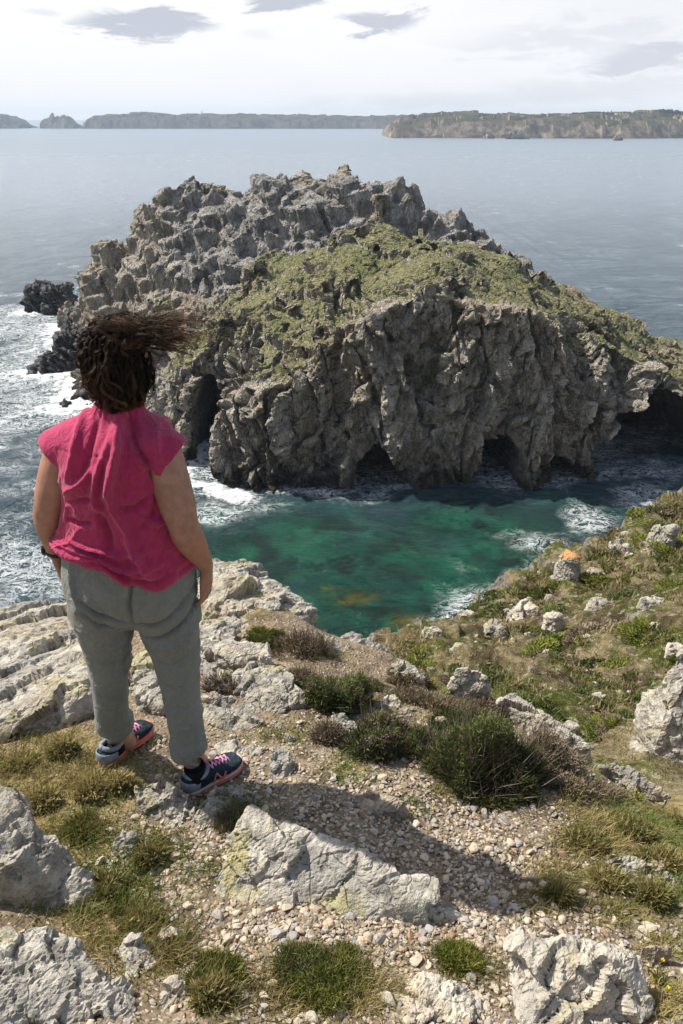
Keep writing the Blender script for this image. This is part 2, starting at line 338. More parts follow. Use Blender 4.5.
def build_islet():
    xs = np.arange(-50, 62, .3); ys = np.arange(60, 134, .3); X, Y = np.meshgrid(xs, ys); q = np.c_[X.ravel(), Y.ravel()]
    q3 = np.c_[q, np.zeros(len(q))]
    qw = q + np.c_[fbm(q3, .28, 4, 3), fbm(q3, .28, 4, 8)] * 2.3
    d = poly_sd(qw, FOOT); top = topf(q); cm = crag_mask(q)
    # jointed columns: rotated cells, tall at the ridge
    a = rad(28); R2 = np.array([[math.cos(a), -math.sin(a)], [math.sin(a), math.cos(a)]]); qr = q @ R2
    _, r1, t1 = worley(np.c_[qr[:, 0] / 2.6, qr[:, 1] / 3.6, 0 * qr[:, 0] + .5], 5)
    _, r2, t2 = worley(np.c_[qr[:, 0] / 1.0, qr[:, 1] / 1.6, 0 * qr[:, 0] + .5], 15)
    base_top = top; top = top + cm * (-2.1 + (r1 - .5) * 1.2 + (r2 - .5) * .5) + (1 - cm) * (fbm(q3, .25, 4, 31) * 1.1 + np.maximum(0, r1 - .58) * 1.7 * (r2 > .35) + np.maximum(0, r2 - .8) * 1.3)
    wv = 4.6 + 2.2 * vnoise(q3 * .2, 77); prof = sstep(d, -.4, wv) ** .46
    z = (SEA - 3) + (np.maximum(top, SEA - 2) - SEA + 3) * prof
    V = np.c_[q, z]; nx, ny = len(xs), len(ys); n = nx * ny
    F = grid_faces(nx, ny); B = V.copy(); B[:, 2] = SEA - 4
    def strip(ids): ids = np.asarray(ids); return np.stack([ids[:-1], ids[:-1] + n, ids[1:] + n, ids[1:]], 1)
    bt = np.arange(nx); tpr = bt + (ny - 1) * nx; lf = np.arange(ny) * nx; rt = lf + nx - 1
    S = np.vstack([strip(bt), strip(tpr)[:, ::-1], strip(lf)[:, ::-1], strip(rt)])
    me = mesh_np('i', np.vstack([V, B]), np.vstack([F, F[:, ::-1] + n, S]))
    me = remesh(join([(verts(me), [tuple(p.vertices) for p in me.polygons])] + crag_blocks()), .165); keep_largest(me); V = verts(me)
    # drop the base slab under the water
    N = normals(me)
    # joints and facets
    Rt = rotm(rad(14), rad(24), rad(25)); P = V @ Rt; Q = P + np.c_[fbm(P, .3, 3, 1), fbm(P, .3, 3, 2), fbm(P, .3, 3, 3)] * .6
    steep = sstep(N[:, 2], .88, .45); cm = crag_mask(V[:, :2]); k = np.clip(np.maximum(steep, cm * .8), .15, 1) * (1 - .72 * cm)
    e1, r1, t1 = worley(Q / np.array([2.4, 4.0, 8.5]), 21); e2, r2, t2 = worley(Q / np.array([.8, 1.5, 2.9]), 22); e3, r3, t3 = worley(Q / np.array([.5, .62, .85]), 23)
    dsp = (r1 - .5) * 1.3 + t1 * 1.7 - sstep(e1, .07, 0) * .5 + (r2 - .5) * .55 + t2 * .85 - sstep(e2, .08, 0) * .3 + (r3 - .5) * .26 + t3 * .36 - sstep(e3, .1, 0) * .1
    dsc = (r2 - .5) * .34 + t2 * .55 - sstep(e2, .07, 0) * .16 + (r3 - .5) * .14 + t3 * .22
    V2 = V + N * (dsp * k * .95 * (1 - cm) + dsc * cm * .45)[:, None]
    # gullies that run down the face
    gx = V[:, 0] * .55 + V[:, 2] * .16; gl = fbm(np.c_[gx, V[:, 2] * .05, V[:, 1] * .1], 1.0, 3, 55)
    V2[:, 1] += steep * (1 - cm) * (V[:, 1] < 84) * (gl * 1.5 + sstep(np.abs(gl), .12, 0) * 1.0)
    # caves pushed into the foot of the face
    def cave(px, py0, py1, hw, depth, Y, pw=2.0):
        nonlocal V2
        c = atY(px, py1, Y); t = atY(px, py0, Y); h = t[2] - c[2]; w = hw / FPX * 75
        u = np.abs(V2[:, 0] - c[0] + .5 * vnoise(V * .7, 9)) / w; v = np.maximum(0, V2[:, 2] - c[2]) / h
        m = sstep(u ** pw + v ** pw, 1.0, .72) * (V2[:, 1] < Y + 9)
        V2[:, 1] += m * depth
    cave(206, 392, 474, 15, 11, 72, 3); cave(494, 436, 488, 23, 9, 68, 2.2); cave(377, 440, 490, 27, 6, 68, 1.6); cave(660, 400, 474, 74, 14, 70, 2.4); cave(560, 455, 486, 18, 2.5, 69, 2)
    set_verts(me, V2)
    bm = bmesh.new(); bm.from_mesh(me); bmesh.ops.delete(bm, geom=[v for v in bm.verts if v.co.z < SEA - 2.2], context='VERTS'); bm.to_mesh(me); bm.free()
    V = verts(me); N = normals(me); cm = crag_mask(V[:, :2])
    d = poly_sd(V[:, :2], FOOT)
    P0 = V
    up = sstep(N[:, 2], .42, .8)
    near_ridge = line_d(V[:, :2], RIDGE); gr = up * sstep(near_ridge, 3.0, 5.0) * sstep(d, 2.6, 5.0) * (1 - .93 * cm) * sstep(V[:, 2], -22, -19.5)
    # rough grass also hangs over the rim of the front ledge
    gr = np.clip(gr + .42 * sstep(N[:, 2], .2, .55) * sstep(d, 1.6, 3.2) * (1 - cm) * (V[:, 1] < 90), 0, 1)
    attr(me, 'grass', gr); attr(me, 'crag', cm * sstep(V[:, 0], -26, -14) * sstep(V[:, 2], -17, -13))
    PATH = [tuple(atY(*q)[:2]) for q in ((700, 372, 77), (668, 362, 78.5), (652, 350, 80), (630, 336, 81), (600, 318, 82), (570, 300, 83))]
    attr(me, 'path', sstep(line_d(V[:, :2], PATH) + .5 * vnoise(V * .8, 3), 1.4, .5) * up)
    smooth(me, False)
    return me
islet = link('rocky_islet', None); islet.location = (0, 85, SEA)
me = build_islet(); set_verts(me, verts(me) - np.array([0, 85, SEA]))
bpy.data.objects.remove(islet)
islet = link('rocky_islet', me, M_ISLET, None, (0, 85, SEA))
tag(islet, 'large craggy grass topped rock islet with sea caves rising out of the bay', 'islet')

def sea_rock(name, label, cat, mat, boxes, group=None, vox=.2, amp=1.0):
    """boxes: hull point lists in the world; one joined rock"""
    ps = []
    for pts in boxes:
        h = hull(pts); ps.append(([v.co[:] for v in h.vertices], [tuple(f.vertices) for f in h.polygons]))
    me = remesh(join(ps), vox); V = verts(me); N = normals(me)
    P = V @ rotm(rad(20), rad(35), rad(10)); s = amp
    e1, r1, t1 = worley(P / np.array([1.6, 2.2, .7]) / s, 41); e2, r2, t2 = worley(P / np.array([.7, .9, .3]) / s, 42)
    V = V + N * ((r1 - .5) * .9 * s + t1 * .7 * s - sstep(e1, .1, 0) * .3 * s + (r2 - .5) * .35 * s + t2 * .3 * s)[:, None]
    c = V.mean(0); c[2] = SEA; set_verts(me, V - c); smooth(me, False)
    return tag(link(name, me, mat, None, tuple(c)), label, cat, group)
def box_pts(px0, px1, pytop, pybase, depth, lean=0, ins=.2):
    b0 = atZ(px0, pybase, SEA); b1 = atZ(px1, pybase, SEA); Y = b0[1]; t = atY((px0 + px1) / 2, pytop, Y + depth * .4); h = t[2]
    dx = b1[0] - b0[0]
    lo = [(b0[0], Y, SEA - 1), (b1[0], Y, SEA - 1), (b1[0], Y + depth, SEA - 1), (b0[0], Y + depth, SEA - 1)]
    hi = [(b0[0] + dx * ins + lean, Y + depth * .2, h - .6), (b1[0] - dx * ins + lean, Y + depth * .2, h), (b1[0] - dx * ins + lean, Y + depth * .8, h), (b0[0] + dx * ins + lean, Y + depth * .7, h - .3)]
    return lo + hi
sea_rock('sea_rock', 'squat dark sea rock alone in the surf off the left end of the islet', 'sea rock', M_REEF, [box_pts(22, 48, 284, 313, 6, 0, .08), box_pts(40, 71, 286, 316, 6, 0, .1)])
sea_rock('reef', 'low black slanting reef washed by white surf at the islet foot', 'reef', M_REEF, [box_pts(18, 60, 358, 376, 5, 1), box_pts(40, 84, 328, 376, 9, 1), box_pts(52, 88, 312, 352, 8, 1)])
sea_rock('sea_rock', 'tiny black rock awash beside the neck of the standing person', 'sea rock', M_REEF, [box_pts(54, 72, 402, 411, 2.2, 0)], None, .12, .6)
# ------------------------------------------------------------------ sea
def sea_mat(g, b):
    p = g.pos(); x, y, z = g.sep(p); sh = g.attr('shallow'); fo = g.attr('foam')
    n1 = g.noise(p, .16, 5, .6); n2 = g.noise(p, .9, 6, .65); n3 = g.noise(g.map(p, (1, 1.6, 1), (0, 0, .4)), 3.2, 5, .7)
    deep = g.mix(g.step(n1, .35, .65), (.022, .050, .070), (.032, .070, .090))
    far = g.step(y, 50, 420); deep = g.mix(far, deep, (.20, .25, .305))  # far water paled in its colour to stand in for grazing sky reflection
    tq = g.mix(g.step(n1, .4, .62), (.003, .036, .028), (.008, .085, .052))
    tq = g.mix(g.step(g.noise(p, .28, 6, .68), .50, .60), tq, (.004, .022, .018)); tq = g.mix(g.m('MULTIPLY', g.step(g.noise(p, .7, 5, .65), .60, .68), .6), tq, (.03, .05, .018))
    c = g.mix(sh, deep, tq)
    weed = g.attr('weed'); c = g.mix(g.m('MULTIPLY', weed, g.step(n2, .38, .55)), c, (.085, .078, .014))
    # foam: lacy streaks
    w = g.vm('ADD', p, g.vm('MULTIPLY', g.noisec(p, .5, 4), (2.4, 2.4, 0)))
    rg = lambda sc, ds: g.m('ABSOLUTE', g.m('SUBTRACT', g.noise(g.map(w, (1, 1.5, 1), (0, 0, .5)), sc, 6, .62, ds), .5)); lace = g.step(rg(.42, 1.6), .045, .0); lace2 = g.step(rg(1.3, 1.0), .05, .0)
    lf = g.m('MAXIMUM', lace, g.m('MULTIPLY', lace2, .8))
    body = g.step(g.m('ADD', fo, g.m('MULTIPLY', g.m('SUBTRACT', n2, .5), 1.7)), .72, 1.0)
    st = g.m('MULTIPLY', lf, g.step(g.m('ADD', fo, g.m('MULTIPLY', g.m('SUBTRACT', n1, .5), 1.5)), .12, .55))
    fl = g.m('MULTIPLY', g.step(n3, .66, .75), g.m('MULTIPLY', g.step(n1, .42, .62), g.m('MULTIPLY', g.step(y, 260, 60), .6)))
    f = g.m('MAXIMUM', body, g.m('MAXIMUM', g.m('MULTIPLY', st, .85), fl))
    c = g.mix(f, c, (.80, .84, .86))
    g.put(b.inputs['Roughness'], g.m('ADD', g.m('MULTIPLY', f, .6), g.step(y, 100, 1200, .14, .32)))
    b.inputs['IOR'].default_value = 1.33
    ws = g.noise(g.map(p, (1, 1.9, 1), (0, 0, .5)), .55, 4, .6); wl = g.noise(g.map(p, (1, 2.4, 1), (0, 0, .35)), .09, 4, .6)
    h = g.m('ADD', g.m('MULTIPLY', ws, 1.3), g.m('ADD', g.m('MULTIPLY', n3, .34), g.m('MULTIPLY', wl, 3.4)))
    return c, g.bump(h, 1.0, .75)
M_SEA = material('sea_water', sea_mat, .15, .5)
def build_sea():
    xs = graded(-15000, 15000, -62, 48, .42, 1.16); ys = graded(-6000, 26000, 26, 140, .42, 1.16)
    X, Y = np.meshgrid(xs, ys); q = np.c_[X.ravel(), Y.ravel()]; q3 = np.c_[q, 0 * q[:, 0]]
    fade = sstep(np.hypot(q[:, 0], q[:, 1] - 70), 500, 120)
    z = fbm(q3 * np.array([1, 1.7, 1]) @ rotm(0, 0, .5), .11, 4, 3) * .55 + fbm(q3 * np.array([1, 1.5, 1]), .5, 3, 6) * .14
    d = -poly_sd(q, FOOT); REEF = [seapt(20, 374), seapt(60, 376), seapt(84, 374), seapt(86, 340)]
    STK = [seapt(24, 312), seapt(70, 314)]; TR = [seapt(54, 410), seapt(72, 410)]
    dr = np.minimum(np.minimum(np.minimum(line_d(q, REEF), line_d(q, STK)), line_d(q, TR)), np.maximum(d, 0))
    left = sstep(q[:, 0], -9, -17)
    fo = left * (np.exp(-dr / 4.2) * .92 + .30 * np.exp(-dr / 22)) + (1 - left) * np.exp(-np.maximum(d, 0) / 1.0) * .42
    surf = [seapt(*k) for k in ((192, 486), (218, 490), (245, 496))]; fo = np.maximum(fo, 1.25 * np.exp(-(line_d(q, surf) / 1.6) ** 2))
    coast = [seapt(*k) for k in ((590, 552), (540, 572), (500, 596), (470, 606), (440, 630))]; fo = np.maximum(fo, .72 * np.exp(-line_d(q, coast) / 1.5))
    low = [seapt(*k) for k in ((-40, 640), (30, 560), (40, 470), (20, 400))]; fo = np.maximum(fo, .30 * np.exp(-(line_d(q, low) / 9) ** 2))
    for px, py, r, a in ((215, 512, 2.2, .6), (260, 505, 2, .4), (585, 520, 2, .75), (545, 545, 2.2, .5), (640, 495, 2.5, .45), (380, 490, 1.6, .4), (60, 430, 5, .5), (15, 330, 8, .6), (20, 425, 6, .45), (30, 560, 4, .5)):
        c = np.array(seapt(px, py)); fo = np.maximum(fo, a * np.exp(-((q - c) ** 2).sum(1) / r ** 2 / 2))
    sh = np.zeros(len(q))
    for px, py, rx, ry, a in ((400, 580, 15, 11, 1), (300, 560, 10, 10, .95), (480, 540, 12, 8, .9), (240, 520, 7, 6, .55), (560, 520, 9, 5, .6), (380, 640, 15, 9, 1)):
        c = np.array(seapt(px, py)); sh = np.maximum(sh, a * np.exp(-(((q - c) / np.array([rx, ry])) ** 2).sum(1) ** 1.5))
    sh = np.clip(sh * 1.15 + .5 * sh * fbm(q3, .25, 4, 71), 0, 1)
    wd = np.zeros(len(q))
    for px, py, r in ((358, 597, .9), (346, 602, .6), (407, 620, .8), (330, 590, .4)):
        c = np.array(seapt(px, py)); wd = np.maximum(wd, np.exp(-(((q - c) / np.array([1.6, .8])) ** 2).sum(1) / r ** 2))
    z = z * fade + np.maximum(0, fo - .6) * .5 * fade * (1 + vnoise(q3 * 1.3, 4)); z *= (fade > 0)
    me = mesh_np('sea', np.c_[q, z + SEA], grid_faces(len(xs), len(ys)))
    attr(me, 'foam', np.clip(fo, 0, 1.3)); attr(me, 'shallow', sh); attr(me, 'weed', wd); smooth(me)
    return me
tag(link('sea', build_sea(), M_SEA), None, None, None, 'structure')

# ------------------------------------------------------------------ far coasts
def coast_mat(bright):
    def f(g, b):
        p = g.pos(); x, y, z = g.sep(p); nx, ny, nz = g.sep(g.nrm()); n = g.noise(p, .02, 6, .65); n2 = g.noise(g.map(p, (1, 1, .35)), .07, 5, .7)
        rock = g.mix(g.step(n2, .38, .66), (.07, .06, .05), bright)
        gr = g.mix(g.step(n, .35, .65), (.03, .032, .018), (.085, .078, .045))
        return g.mix(g.step(g.m('ADD', nz, g.m('MULTIPLY', g.m('SUBTRACT', n2, .5), .5)), .72, .86), rock, gr), g.bump(n2, .6, 4)
    return material('far_coast', f, .95, .1)
def coast(name, prof, Y0, depth, bright, seed, jag=1.0):
    """prof: (px, py of the skyline); base meets the sea where the row of Y0 says"""
    pxs = np.array([p[0] for p in prof], float); pys = np.array([p[1] for p in prof], float); Yr = Y0 + depth * .45
    wx = np.array([atY(a, b, Yr)[0] for a, b in prof]); wz = np.array([atY(a, b, Yr)[2] for a, b in prof])
    st = max(2.0, (wx[-1] - wx[0]) / 420); xs = np.arange(wx[0], wx[-1], st); ys = np.linspace(Y0 - 40, Y0 + depth, 40)
    X, Y = np.meshgrid(xs, ys); q3 = np.c_[X.ravel(), Y.ravel(), 0 * X.ravel()]
    edge = Y0 + 55 * fbm(np.c_[X.ravel(), 0 * X.ravel(), 0 * X.ravel()], .006, 5, seed) + 25
    d = Y.ravel() - edge; H = np.interp(X.ravel(), wx, wz)
    e, r, t = worley(q3 / np.array([34 / jag, 34, 1.]), seed)
    prf = .72 * sstep(d, 0, 26 + 20 * r) + .28 * sstep(d, 20, depth * .45)
    z = SEA - 2 + (H - SEA + 2) * np.clip(prf, 0, 1) + (fbm(q3, .03, 4, seed + 3) * 5 + (r - .5) * 11 * jag) * sstep(d, 0, 20) * sstep(d, depth * .95, depth * .5)
    xe = np.minimum(X.ravel() - wx[0], wx[-1] - X.ravel()); z = np.where(xe < st * 1.5, SEA - 2, z); z = np.where(Y.ravel() > Y0 + depth * .93, SEA - 2, z)
    me = mesh_np(name, np.c_[X.ravel(), Y.ravel(), z], grid_faces(len(xs), len(ys))); smooth(me, False)
    return tag(link(name, me, coast_mat(bright)), None, None, None, 'structure')
coast('far_headland', [(385, 138), (388, 131), (395, 124), (410, 118), (430, 115), (460, 113.5), (500, 115), (560, 115), (600, 114), (640, 114), (668, 113), (684, 114), (720, 112), (800, 110)], 1500, 420, (.30, .245, .18), 3)
coast('far_coastline', [(94, 128.5), (95.5, 119), (98, 115), (120, 114), (150, 113.5), (159, 114), (165, 115.5), (172, 114.5), (230, 115), (300, 115.5), (350, 117), (400, 116.5), (460, 118)], 3000, 500, (.14, .13, .115), 9)
coast('far_islet', [(40, 128.5), (42, 121.5), (48, 119), (51, 114.5), (55, 117), (59, 118), (63, 115.5), (67, 118.5), (71, 123), (80, 128.5)], 3060, 160, (.15, .14, .125), 12, 1.9)
coast('far_point', [(-60, 112), (-10, 114), (4, 116), (12, 119), (18, 124), (28, 128)], 3060, 260, (.15, .14, .125), 15, 1.6)
coast('far_skerry', [(87.6, 128.5), (88.6, 125.5), (90, 123.5), (91.2, 128.5)], 3060, 60, (.15, .14, .13), 18)
# low rocks at the foot of the headland, a wood and a tower on its crest
def low_rock(label, px0, px1, pyt, pyb):
    a = atZ(px0, pyb, SEA); b_ = atZ(px1, pyb, SEA); w = b_[0] - a[0]; h = atY(px0, pyt, a[1])[2] - SEA
    pts = [(a[0] + w * u, a[1] + v, SEA - 1 if k == 0 else SEA + h * f) for k in (0, 1) for u, v, f in ((.0, 0, .2), (.3, -6, 1), (.6, -5, .8), (1, 0, .3), (.5, 25, .6))]
    me = remesh(hull(pts), 1.6); V = verts(me); N = normals(me); e, r, t = worley(V / 7, 4); V = V + N * ((r - .5) * 4 + t * 3)[:, None]
    c = V.mean(0); c[2] = SEA; set_verts(me, V - c); smooth(me, False)
    tag(link('skerry', me, M_FARROCK, None, tuple(c)), label, 'skerry')
M_FARROCK = coast_mat((.44, .39, .32))
low_rock('long pale rock awash below the cliffs of the far headland', 505, 530, 129, 139)
low_rock('small dark rock awash near the right end of the far headland', 613, 623, 135.5, 140.5)
low_rock('low dark rock left of the long pale rock under the far headland', 484, 494, 133, 138.5)
M_LEAF_FAR = plain('far_leaves', (.035, .045, .025), .9, .1, .3, .05)
def far_wood(label, px0, px1, pyt, pyb, n, Y):
    a = atY(px0, pyb, Y); c = atY(px1, pyb, Y); h = atY(px0, pyt, Y)[2] - a[2]; V = []; F = []
    for k in range(n):
        u = random.random(); x = a[0] + (c[0] - a[0]) * u; y = Y + random.uniform(-12, 12); s = h * random.uniform(.5, 1) * (.5 + .5 * math.sin(math.pi * u) ** .4); z0 = a[2] + (c[2] - a[2]) * u - 1
        for j in range(26):
            p = Vector((random.gauss(0, .5), random.gauss(0, .5), random.uniform(.1, 1))) * s; r = s * random.uniform(.2, .4)
            A = Vector((random.gauss(0, 1), random.gauss(0, 1), random.gauss(0, 1))).normalized(); B = A.orthogonal().normalized()
            o = Vector((x, y, z0)) + p; i = len(V); V += [o + A * r, o + B * r, o - A * r, o - B * r]; F.append((i, i + 1, i + 2, i + 3))
    cc = Vector(((a[0] + c[0]) / 2, Y, a[2])); me = bpy.data.meshes.new('w'); me.from_pydata([tuple(v - cc) for v in V], [], F)
    tag(link('far_trees', me, M_LEAF_FAR, None, cc), label, 'trees', None, 'stuff')
far_wood('thin dark row of trees on the crest of the far headland', 572, 652, 111, 115, 46, 1690)
far_wood('dark rounded clump of trees at the right end of the far crest', 655, 681, 109, 114, 26, 1690)
far_wood('few scattered bushes on the crest left of the tree row', 562, 574, 112.5, 115, 7, 1690)
def tower():
    b0 = atY(202, 115.5, 3225); h = atY(202, 111.8, 3225)[2] - b0[2]; r = 2.2
    bm = bmesh.new(); bmesh.ops.create_cone(bm, cap_ends=True, segments=12, radius1=r, radius2=r * .7, depth=h, matrix=Matrix.Translation((0, 0, h / 2)))
    bmesh.ops.create_cone(bm, cap_ends=True, segments=12, radius1=r * 1.1, radius2=r * .9, depth=h * .15, matrix=Matrix.Translation((0, 0, h * 1.07)))
    me = bpy.data.meshes.new('t'); bm.to_mesh(me); bm.free()
    tag(link('signal_tower', me, plain('tower_stone', (.3, .28, .26)), None, tuple(b0)), 'tiny stone tower on the low far coast', 'tower')
tower()
# sea haze: one even closed box of air
def haze():
    bm = bmesh.new(); lo = Vector((-5200, -60, SEA - 1.9)); hi = Vector((6200, 4600, 46)); bmesh.ops.create_cube(bm, size=1)
    for v in bm.verts: v.co = Vector([lo[i] if v.co[i] < 0 else hi[i] for i in range(3)])
    me = bpy.data.meshes.new('haze'); bm.to_mesh(me); bm.free()
    mt = bpy.data.materials.new('haze_air'); mt.use_nodes = True; n = mt.node_tree.nodes; n.remove(n['Principled BSDF'])
    v = n.new('ShaderNodeVolumePrincipled'); v.inputs['Color'].default_value = (.64, .79, 1, 1); v.inputs['Density'].default_value = 1.45e-4; v.inputs['Anisotropy'].default_value = 0.2
    mt.node_tree.links.new(v.outputs[0], n['Material Output'].inputs['Volume'])
    tag(link('haze', me, mt), None, None, None, 'stuff')
haze()
# ------------------------------------------------------------------ foreground ground
NEAR = [ # (px, py, z): the plateau where the person stands
 (20, 1015, .16), (150, 1000, .12), (300, 1010, .10), (450, 1000, .08), (600, 1000, .02), (683, 980, -.02),
 (60, 900, .05), (160, 920, .05), (260, 950, .07), (400, 950, .05), (520, 920, 0), (650, 900, -.08),
 (40, 800, -.02), (120, 770, 0), (215, 790, 0), (300, 830, .03), (420, 850, 0), (540, 850, -.06), (660, 830, -.2),
 (30, 745, -.06), (160, 745, -.02), (270, 760, -.02), (370, 780, -.03), (480, 800, -.07), (600, 800, -.2),
 (60, 700, -.16), (180, 700, -.08), (260, 700, -.06), (330, 720, -.08), (420, 740, -.1), (520, 760, -.2), (600, 775, -.34),
 (40, 640, -.3), (170, 640, -.25), (240, 640, -.2), (300, 660, -.2), (360, 680, -.24), (410, 690, -.3), (470, 705, -.36), (540, 735, -.4), (620, 785, -.42), (683, 815, -.45),
 (30, 608, -.42), (220, 590, -.3), (290, 615, -.34), (330, 635, -.40), (385, 656, -.48), (440, 682, -.5), (240, 572, -.42)]
FAR = [ # (px, py, distance): the slope across the gully
 (683, 489, 32), (740, 470, 36), (640, 517, 28), (592, 548, 24), (560, 556, 22), (500, 594, 19), (450, 616, 17), (400, 636, 15.2),
 (683, 540, 21), (640, 570, 19), (600, 590, 18), (550, 620, 15), (500, 645, 12.5), (450, 650, 12), (683, 600, 14), (620, 620, 13),
 (683, 660, 9.5), (620, 660, 10), (560, 670, 9.5), (500, 672, 9), (450, 668, 9), (600, 710, 7.6), (540, 700, 7.5), (683, 720, 7), (640, 745, 6.2), (683, 770, 5.4), (800, 600, 14), (800, 720, 7), (850, 520, 26)]
pn = np.array([atZ(*q) for q in NEAR]); pf = np.array([atY(*q) for q in FAR])
ex = [(0, .4, .45), (0, -.5, .6), (-2, .3, .5), (2, .3, .4), (0, -6, 1.2), (-5, -6, 1.2), (6, -6, 1), (-3, 1.5, .1), (2.6, 1.4, 0), (-3.4, 3, -.4), (4, 2, -.5), (8, 0, -.4), (14, -8, 1),
      (-.15, 4.9, -3), (.25, 4.5, -2.6), (1.0, 4.1, -2.2), (1.7, 3.6, -1.7), (2.4, 3.2, -1.4), (3.4, 3, -1.3), (-1, 5.3, -3.5), (.3, 6, -4.2), (1.2, 5.5, -3.2)]
ex = np.array(ex, float)
gxy = np.vstack([pn[:, :2], pf[:, :2], ex[:, :2]]); gz = np.concatenate([pn[:, 2], pf[:, 2], ex[:, 2]])
gf = RBF(gxy, gz, .12)
L = lambda px, py, z: tuple(atZ(px, py, z)[:2])
EDGE = [(-40, 1), (-14, 2.6), (-6, 3.5), L(-60, 612, -.45), L(30, 606, -.42), L(90, 600, -.42), L(160, 585, -.42), L(215, 562, -.42), L(243, 562, -.42), L(300, 594, -.42), L(318, 618, -.42), L(360, 640, -.45), L(392, 652, -.5), (.55, 5.2), (.7, 8), (.6, 11.5)] + [tuple(atY(*q)[:2]) for q in ((398, 635, 15.2), (450, 615, 17), (500, 593, 19), (552, 556, 22), (592, 547, 24), (640, 516, 28), (684, 488, 32), (720, 474, 35))] + [(24, 37), (40, 38), (60, 38), (60, -30), (-40, -30)]
def ground_raw(q):
    z = gf(q); d = poly_sd(q, EDGE) ; dw = d + .25 * vnoise(np.c_[q * 1.4, 0 * q[:, 0]], 5) * np.clip(q[:, 1] / 4, .3, 2)
    out = np.maximum(0, -dw); z = z - np.where(out > 0, .35 * np.minimum(out, .3) * 4 + 1.35 * out, 0)
    return np.maximum(z, SEA - 2), d
def ground_z(q):
    q = np.asarray(q, float).reshape(-1, 2); z, d = ground_raw(q); q3 = np.c_[q, 0 * q[:, 0]]
    far = sstep(q[:, 1], 4.2, 7.5)
    z = z + far * (fbm(q3, .45, 4, 12) * .55 + fbm(q3, 2.2, 3, 14) * .14) + (1 - far) * (fbm(q3, 2.2, 4, 10) * .045)
    return z
def hit(px, py, y0=.6, y1=60, n=700):
    Y = np.geomspace(y0, y1, n); d = ray(px, py); P = CAM + d[None] * (Y / d[1])[:, None]
    f = P[:, 2] - ground_z(P[:, :2]); k = np.argmax(f < 0) if (f < 0).any() else n - 1
    return P[k]
def hits(px, py):
    """march many view rays at once; returns points on the ground"""
    px = np.asarray(px, float); py = np.asarray(py, float); D = FW[None] + np.c_[(px - 341.5) / FPX, 0 * px, 0 * px] + UP[None] * ((512 - py) / FPX)[:, None]
    D = D / D[:, 1:2]; lo = np.full(len(px), .6); done = np.zeros(len(px), bool); res = np.full(len(px), np.nan)
    for Y in np.geomspace(.7, 50, 110):
        P = CAM + D * Y; idx = np.where(~done)[0]
        if not len(idx): break
        b = P[idx, 2] - ground_z(P[idx, :2]) < 0; h = idx[b]; res[h] = Y; done[h] = True
    a = res / 1.04; b = res.copy()
    for _ in range(9):
        m = (a + b) / 2; P = CAM + D * m[:, None]; ok = ~np.isnan(m); below = np.zeros(len(m), bool); below[ok] = P[ok, 2] - ground_z(P[ok, :2]) < 0
        b = np.where(below, m, b); a = np.where(below, a, m)
    P = CAM + D * b[:, None]; return P, done
# where dry grass grows (picture layout only chooses the spots; the tufts stand on the ground)
GRASS = [(25, 790, 70, 45, 1), (90, 780, 55, 40, 1), (70, 840, 60, 34, .9), (60, 745, 60, 18, .8), (150, 850, 28, 18, .7), (105, 905, 50, 45, 1), (150, 950, 40, 30, .9), (215, 990, 24, 30, .8), (320, 990, 70, 32, 1), (235, 812, 26, 16, .7), (345, 770, 30, 16, .7), (290, 735, 40, 14, .6), (445, 790, 25, 20, .5), (410, 805, 18, 12, .5), (600, 840, 50, 45, 1), (660, 830, 40, 50, 1), (570, 880, 50, 30, .8), (640, 900, 55, 30, .9), (465, 968, 28, 16, .8), (665, 1000, 25, 25, .9), (540, 900, 24, 20, .6), (250, 610, 40, 16, .6), (215, 628, 24, 12, .7), (330, 655, 30, 12, .6), (445, 690, 30, 18, .9), (480, 715, 55, 16, .8), (560, 765, 60, 20, .7), (620, 800, 60, 16, .8), (660, 945, 25, 15, .6), (200, 870, 30, 14, .4), (380, 700, 30, 10, .5), (500, 780, 30, 20, .5)]
def grass_den(px, py):
    s = np.zeros(len(px))
    for x, y, rx, ry, a in GRASS: s = np.maximum(s, a * np.exp(-(((px - x) / rx) ** 2 + ((py - y) / ry) ** 2)))
    return s
